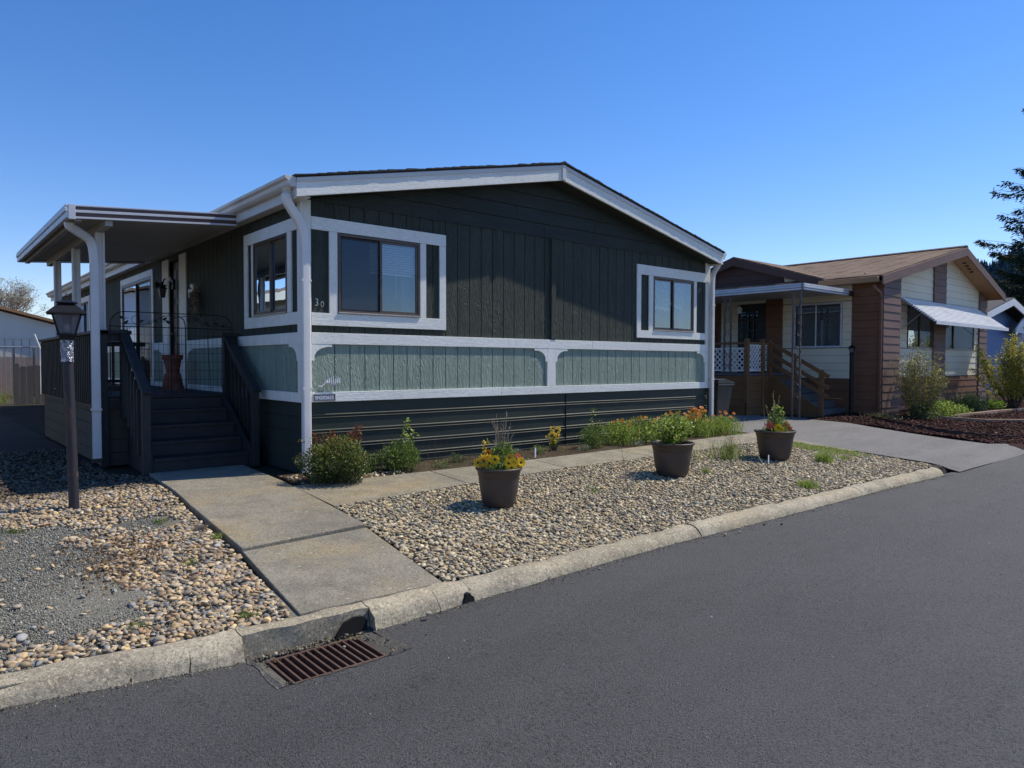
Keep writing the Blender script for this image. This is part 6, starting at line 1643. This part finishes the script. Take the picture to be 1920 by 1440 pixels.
MB().prism([(33.6, 3.15), (34.7, 3.72), (36.0, 3.0), (36.0, 2.86), (34.7, 3.3), (33.6, 2.86)], BY-.5, BY-.45).prism([(34.0, 3.0), (34.7, 3.4), (35.7, 2.95)], BY-.44, BY-.43).build('porch_gable', M['whitepaint'], bh)
r_ = MB()
for s, xe in ((-1, bx0-.3), (1, bx1+.3)):
    r_.add([(bxr,BY-.65,bz(bxr)+.06),(xe,BY-.65,bz(xe)+.06),(xe,BY+12,bz(xe)+.06),(bxr,BY+12,bz(bxr)+.06),(bxr,BY-.65,bz(bxr)+.1),(xe,BY-.65,bz(xe)+.1),(xe,BY+12,bz(xe)+.1),(bxr,BY+12,bz(bxr)+.1)], [(0,1,2,3),(4,7,6,5),(0,4,5,1),(1,5,6,2),(2,6,7,3),(3,7,4,0)])
r_.build('roof', M['shingle_black'], bh)
window('window', (36.4, 38.0, .9, 2.2), lambda u, w, z: (u, BY-.06+w, z), .5, parent=bh, framemat=M['whitepaint'], fw=.08, room=False)

# ================================================================== left background
lb = empty('cream_building', (-5, 34, .3), 0, 'cream building with low gable roof behind the chain link fence', 'building')
MB().prism([(-14, .3), (1.9, .3), (1.9, 3.20), (-6.05, 5.30), (-14, 3.20)], 30, 30.2).box(1.8, 1.9, 30.2, 48, .3, 3.2).build('wall', M['farwall'], lb)
k = MB(); x = -13.8
while x < 1.8: k.box(x, x+.02, 29.985, 29.998, .3, 2.62); x += .30
k.build('wall_grooves', pbr('far_groove', (.30, .28, .24)), lb)
MB().box(-14, 1.9, 29.97, 29.984, 2.62, 2.66).build('belt_board', M['farwall'], lb)
k = MB()
for s in (-1, 1):
    xe = -6.05+s*8.4; z_ = 5.38-8.4*.264
    k.add([(-6.05,29.7,5.38),(xe,29.7,z_),(xe,48,z_),(-6.05,48,5.38),(-6.05,29.7,5.50),(xe,29.7,z_+.12),(xe,48,z_+.12),(-6.05,48,5.50)], [(0,1,2,3),(4,7,6,5),(0,4,5,1),(1,5,6,2),(2,6,7,3),(3,7,4,0)])
k.build('roof', M['tan'], lb)
# chain link fence
cf = empty('chain_link_fence', (-3, 24, .3), 0, 'grey chain link fence with dark privacy slats and a leaning white arm', 'fence')
m = MB(); k = -9.0; s_ = .085
while k < 1.5:
    for sg in (1, -1):
        x0, x1 = (k, k+1.75) if sg == 1 else (k+1.75, k)
        m.bar((x0, 24+(.004 if sg == 1 else -.004), .4), (x1, 24+(.004 if sg == 1 else -.004), 2.15), .011, .006, up=(0, 1, 0))
    k += s_
m.build('wire_mesh', M['steel'], cf)
m = MB()
for x in np.arange(-8, 2, .62): m.box(x, x+.07, 24.08, 24.14, .3, 2.13)
m.build('fence_post', M['fencewood'], cf)
MB().tube([(-9, 24, 2.16), (2, 24, 2.16)], .022, 8).build('top_rail', M['steel'], cf)
MB().tube([(.25, 23.9, .4), (.28, 23.9, 2.1), (.10, 23.9, 2.65)], .028, 8).build('barb_arm', M['whitepaint'], cf)
wf = MB()
x = -9
while x < 2: wf.box(x, x+.14, 26, 26.03, .3, 1.80); x += .15
tag(wf.build('tan_board_fence', pbr('tan_fence', (.34, .24, .18), (.28, .20, .15), 4, .9), None), 'tan board fence standing behind the chain link', 'fence')
wf = MB(); x = -1.02; RR = random.Random(8)
while x < 1.5:
    w_ = RR.uniform(.15, .175); h = RR.uniform(1.46, 1.56)
    if abs(x+.60) > .0: wf.prism([(x, .28), (x+w_, .28), (x+w_, h-.04), (x+w_-.03, h), (x+.03, h), (x, h-.04)], 19, 19.02)
    x += w_+RR.uniform(.008, .03)
tag(wf.build('wooden_fence', M['fencewood'], None), 'low weathered grey picket-top board fence behind the deck', 'fence')
tuft(-1.35, 20, .5, .5, 200, BRI, 'rough green grass clump near the far fences', 100, zz=.3)

# trees ---------------------------------------------------------------
def grow(mb, p, d, l, r, depth, tips, spread=.55, RRR=None, up=.08):
    q = p+d*l; m_ = p.lerp(q, .5)+Vector((RRR.uniform(-1, 1), RRR.uniform(-1, 1), 0))*l*.05
    mb.tube([p, m_, q], [r, r*.85, r*.68], 5 if r > .02 else 3, cap=False)
    if depth == 0: tips.append(q); return
    for k in range(RRR.choice((2, 3, 3))):
        nd = (d+Vector((RRR.uniform(-1, 1), RRR.uniform(-1, 1), RRR.uniform(-.6, .9)+up))*spread).normalized()
        grow(mb, q, nd, l*RRR.uniform(.68, .88), r*.62, depth-1, tips, spread, RRR, up)
bt = empty('bare_tree', (.6, 47.5, .3), 0, 'leafless spreading tree with pale buds behind the cream building', 'tree')
mb = MB(); tips = []; RR = random.Random(23)
for k in range(4): grow(mb, Vector((.2, 47.5, 1.6)), Vector((RR.uniform(-.6, .7), RR.uniform(-.5, .5), 1)).normalized(), 1.35, .11, 6, tips, .62, RR)
mb.tube([(.2, 47.5, .2), (.2, 47.5, 1.7)], [.3, .22], 8)
mb.build('branches', pbr('grey_bark', (.20, .17, .15), (.28, .25, .22), 6, .9), bt)
T = np.array([t[:] for t in tips]); T = np.repeat(T, 3, 0)+RNG.normal(0, .1, (len(T)*3, 3))
foliage('buds', [leaf_quads(T, .10, [(.45, .44, .36), (.34, .36, .22), (.55, .52, .45)], aspect=.6)], bt)

def conifer(name, x, y, z0, H, Rb, label, seed, dens=1.0, col=((.030, .050, .022), (.055, .080, .030), (.018, .030, .014)), zb=.12, leafs=.30):
    t = empty(name, (x, y, z0), 0, label, 'tree'); rg = np.random.default_rng(seed); RR = random.Random(seed)
    MB().tube([(x, y, z0), (x+.1, y, z0+H*.5), (x, y, z0+H)], [H*.02, H*.012, .02], 10).build('trunk', M['bark'], t, smooth=True)
    br = MB(); PV = []; DV = []
    nl = int(H*2.6)
    for i in range(nl):
        f = zb+(1-zb)*(i/nl)**1.02; z = z0+H*f; Rr = Rb*(1-f)**.8*RR.uniform(.62, 1.16)+.15
        nbr = RR.choice((5, 6, 7)); a0 = RR.uniform(0, 6.28)
        for k in range(nbr):
            a = a0+2*math.pi*k/nbr+RR.uniform(-.25, .25); L_ = Rr*RR.uniform(.6, 1.12)
            pts = []
            for j in range(7):
                s = j/6; pts.append(np.array((x+math.cos(a)*L_*s, y+math.sin(a)*L_*s, z-L_*(.36*s-.30*s*s*s))))
            br.tube([Vector(p) for p in pts[::2]], [.04, .03, .02, .008], 4, cap=False)
            side = np.array((-math.sin(a), math.cos(a), 0)); nn = int(L_*70*dens)
            s = rg.uniform(.12, 1, nn)**.8; ii = np.minimum((s*6).astype(int), 5); fr = s*6-ii; PA = np.array(pts)
            base = PA[ii]*(1-fr[:, None])+PA[ii+1]*fr[:, None]
            wdt = L_*.26*(1-s*.75)+.06; off = rg.normal(0, .55, nn)*wdt
            PV.append(base+side*off[:, None]+np.stack([rg.normal(0, .04, nn), rg.normal(0, .04, nn), -np.abs(off)*.35-np.abs(rg.normal(0, .13, nn))], -1))
            DV.append(np.array((math.cos(a), math.sin(a), -.35))*.9+side*np.sign(off)[:, None]*.7)
    br.build('branches', M['bark'], t)
    PV = np.concatenate(PV); DV = np.concatenate(DV)
    foliage('needles', [leaf_quads(PV, leafs, list(col), [3, 1.6, 3], nrm=DV, aspect=.28, up=0)], t, 'pine')
    return t
conifer('conifer', 57.4, 3.3, .2, 26, 9.4, 'tall dark conifer with drooping boughs at the right edge', 5, dens=1.25)
conifer('conifer', 69.5, 8.0, .2, 14.0, 8.0, 'broad dark conifer behind the blue house', 8, dens=1.0, zb=.02)
conifer('conifer', 77, 8.5, .2, 12.0, 5.0, 'dark conifer farther right behind the blue house', 9, dens=.8, zb=.02)

# forested hill, bluish distance haze painted into its base colours
def hz(x, y):
    a = math.atan2(y+7.9, x+3.5); return 0
F_ = Vector((.6478, .7613, 0)); R_ = Vector((.7613, -.6478, 0)); C0 = Vector((-3.5, -7.9, 0))
vs = []; fs = []; NU, NV = 60, 14
def ridge(u):   # u = tangent of the bearing right of the camera axis
    return 64*sstep(.43, .65, u)*(1+.06*math.sin(u*37)+.04*math.sin(u*91))+2
for i in range(NU+1):
    u = lerp(.3, 2.6, i/NU)
    for j in range(NV+1):
        dep = lerp(300, 480, j/NV); t_ = j/NV
        p = C0+F_*dep+R_*(u*dep); vs.append((p.x, p.y, ridge(u)*sstep(0, 1, t_)+0-1))
fs = [(i*(NV+1)+j, i*(NV+1)+j+1, (i+1)*(NV+1)+j+1, (i+1)*(NV+1)+j) for i in range(NU) for j in range(NV)]
hm = pbr('haze_tinted_hill', (.05, .085, .11), (.06, .10, .125), .05, 1)
MB().add(vs, fs).build('hill', hm, None, smooth=True, kind='structure')
V = []; Fh = []; Cc = []; RR = random.Random(44); b0 = 0
for k in range(3200):
    u = RR.uniform(.54, .98); t_ = RR.uniform(.45, 1)**.8; dep = lerp(300, 480, t_); p = C0+F_*dep+R_*(u*dep); z = ridge(u)*sstep(0, 1, t_)-2
    H = RR.uniform(5, 11.5); r = H*RR.uniform(.16, .24); n = 7; ph = RR.uniform(0, 6)
    col = np.array((.045, .085, .115))*RR.uniform(.7, 1.35)*(1+.25*(RR.random()-.5))  # blue haze of distance mixed into the tree colour
    tiers = 5
    for q in range(tiers):
        zz0 = z+H*(.12+.16*q); rr = r*(1-q*.18)*RR.uniform(.8, 1.15); top = z+H*min(1, .40+.16*q)
        for s in range(n):
            a = ph+2*math.pi*s/n; a2 = ph+2*math.pi*(s+.7)/n
            V += [(p.x+rr*math.cos(a), p.y+rr*math.sin(a), zz0-RR.uniform(0, .5)), (p.x+rr*.7*math.cos(a2), p.y+rr*.7*math.sin(a2), zz0+.3), (p.x, p.y, top)]
            Fh.append((b0, b0+1, b0+2)); b0 += 3; Cc += [col*.9, col*.9, col*1.1]
np_mesh('hill_forest', np.array(V), np.array(Fh), vcol('haze_tinted_conifers', 1, .1, 0, var=0), None, np.array(Cc), kind='stuff')['label'] = 'distant conifer forest on the hillside, blue haze painted into its colour'

# home to the left (out of frame; seen in the side window's glass)
ln = empty('mirrored_home', (-11, 20, .3), 0, 'cream home with brown roof mirrored in the porch side window', 'house')
MB().prism([(-16, .3), (-6.5, .3), (-6.5, 3.9), (-11.2, 5.3), (-16, 3.9)], 9, 9.1).box(-6.6, -6.5, 9.1, 32, .3, 3.9).build('wall', M['cream'], ln)
k = MB()
for xe in (-16.5, -5.9):
    z_ = 3.85
    k.add([(-11.2,8.5,5.35),(xe,8.5,z_),(xe,32,z_),(-11.2,32,5.35),(-11.2,8.5,5.47),(xe,8.5,z_+.12),(xe,32,z_+.12),(-11.2,32,5.47)], [(0,1,2,3),(4,7,6,5),(0,4,5,1),(1,5,6,2),(2,6,7,3),(3,7,4,0)])
k.build('roof', M['shingle_tan'], ln)
MB().box(-5.95, -5.86, 8.5, 32, 3.68, 3.95).build('fascia', M['cream'], ln)
# ================================================================== CAMERA, SUN, SKY
cam = D.cameras.new('camera'); co = D.objects.new('camera', cam); COL.objects.link(co); SC.camera = co
cam.sensor_width = 36; cam.lens = 24.916; cam.clip_end = 3000; cam.clip_start = .05
yaw, pit, roll = .865645, .0295294, .0019075
F3 = Vector((math.cos(yaw)*math.cos(pit), math.sin(yaw)*math.cos(pit), -math.sin(pit))); R3 = Vector((math.sin(yaw), -math.cos(yaw), 0)); U3 = R3.cross(F3)
Ra = R3*math.cos(roll)+U3*math.sin(roll); Ua = U3*math.cos(roll)-R3*math.sin(roll)
m = Matrix((Ra, Ua, -F3)).transposed().to_4x4(); m.translation = Vector((-3.50020, -7.89674, 1.6)); co.matrix_world = m

LD = Vector((-1.09, .30, -1.50)).normalized()
sun = D.lights.new('sun', 'SUN'); sun.energy = 5.0; sun.angle = R(.53); sun.color = (1, .915, .76)
so = D.objects.new('sun', sun); COL.objects.link(so); so.rotation_euler = LD.to_track_quat('-Z', 'Y').to_euler(); so.location = (20, -10, 30)
el = math.asin(-LD.z); rot = math.atan2(-LD.x, -LD.y)
wd = D.worlds.new('World'); SC.world = wd; wd.use_nodes = True; nt = wd.node_tree
bg = nt.nodes['Background']; sky = nt.nodes.new('ShaderNodeTexSky'); sky.sky_type = 'NISHITA'; sky.sun_disc = False
sky.sun_elevation = el; sky.sun_rotation = rot; sky.altitude = 150; sky.air_density = 1.0; sky.dust_density = .1; sky.ozone_density = 2.0
hs = nt.nodes.new('ShaderNodeHueSaturation'); hs.inputs['Saturation'].default_value = 1.31; hs.inputs['Value'].default_value = 1.0
nt.links.new(sky.outputs[0], hs.inputs['Color']); tn = nt.nodes.new('ShaderNodeMix'); tn.data_type = 'RGBA'; tn.blend_type = 'MULTIPLY'; tn.inputs[0].default_value = 1; tn.inputs[7].default_value = (1.0, .945, 1.12, 1)
nt.links.new(hs.outputs[0], tn.inputs[6]); nt.links.new(tn.outputs[2], bg.inputs['Color']); bg.inputs['Strength'].default_value = .148
SC.view_settings.view_transform = 'Standard'; SC.view_settings.look = 'None'; SC.view_settings.exposure = 0; SC.view_settings.gamma = 1
SC.render.engine = 'CYCLES'; SC.cycles.max_bounces = 6; SC.cycles.transparent_max_bounces = 12
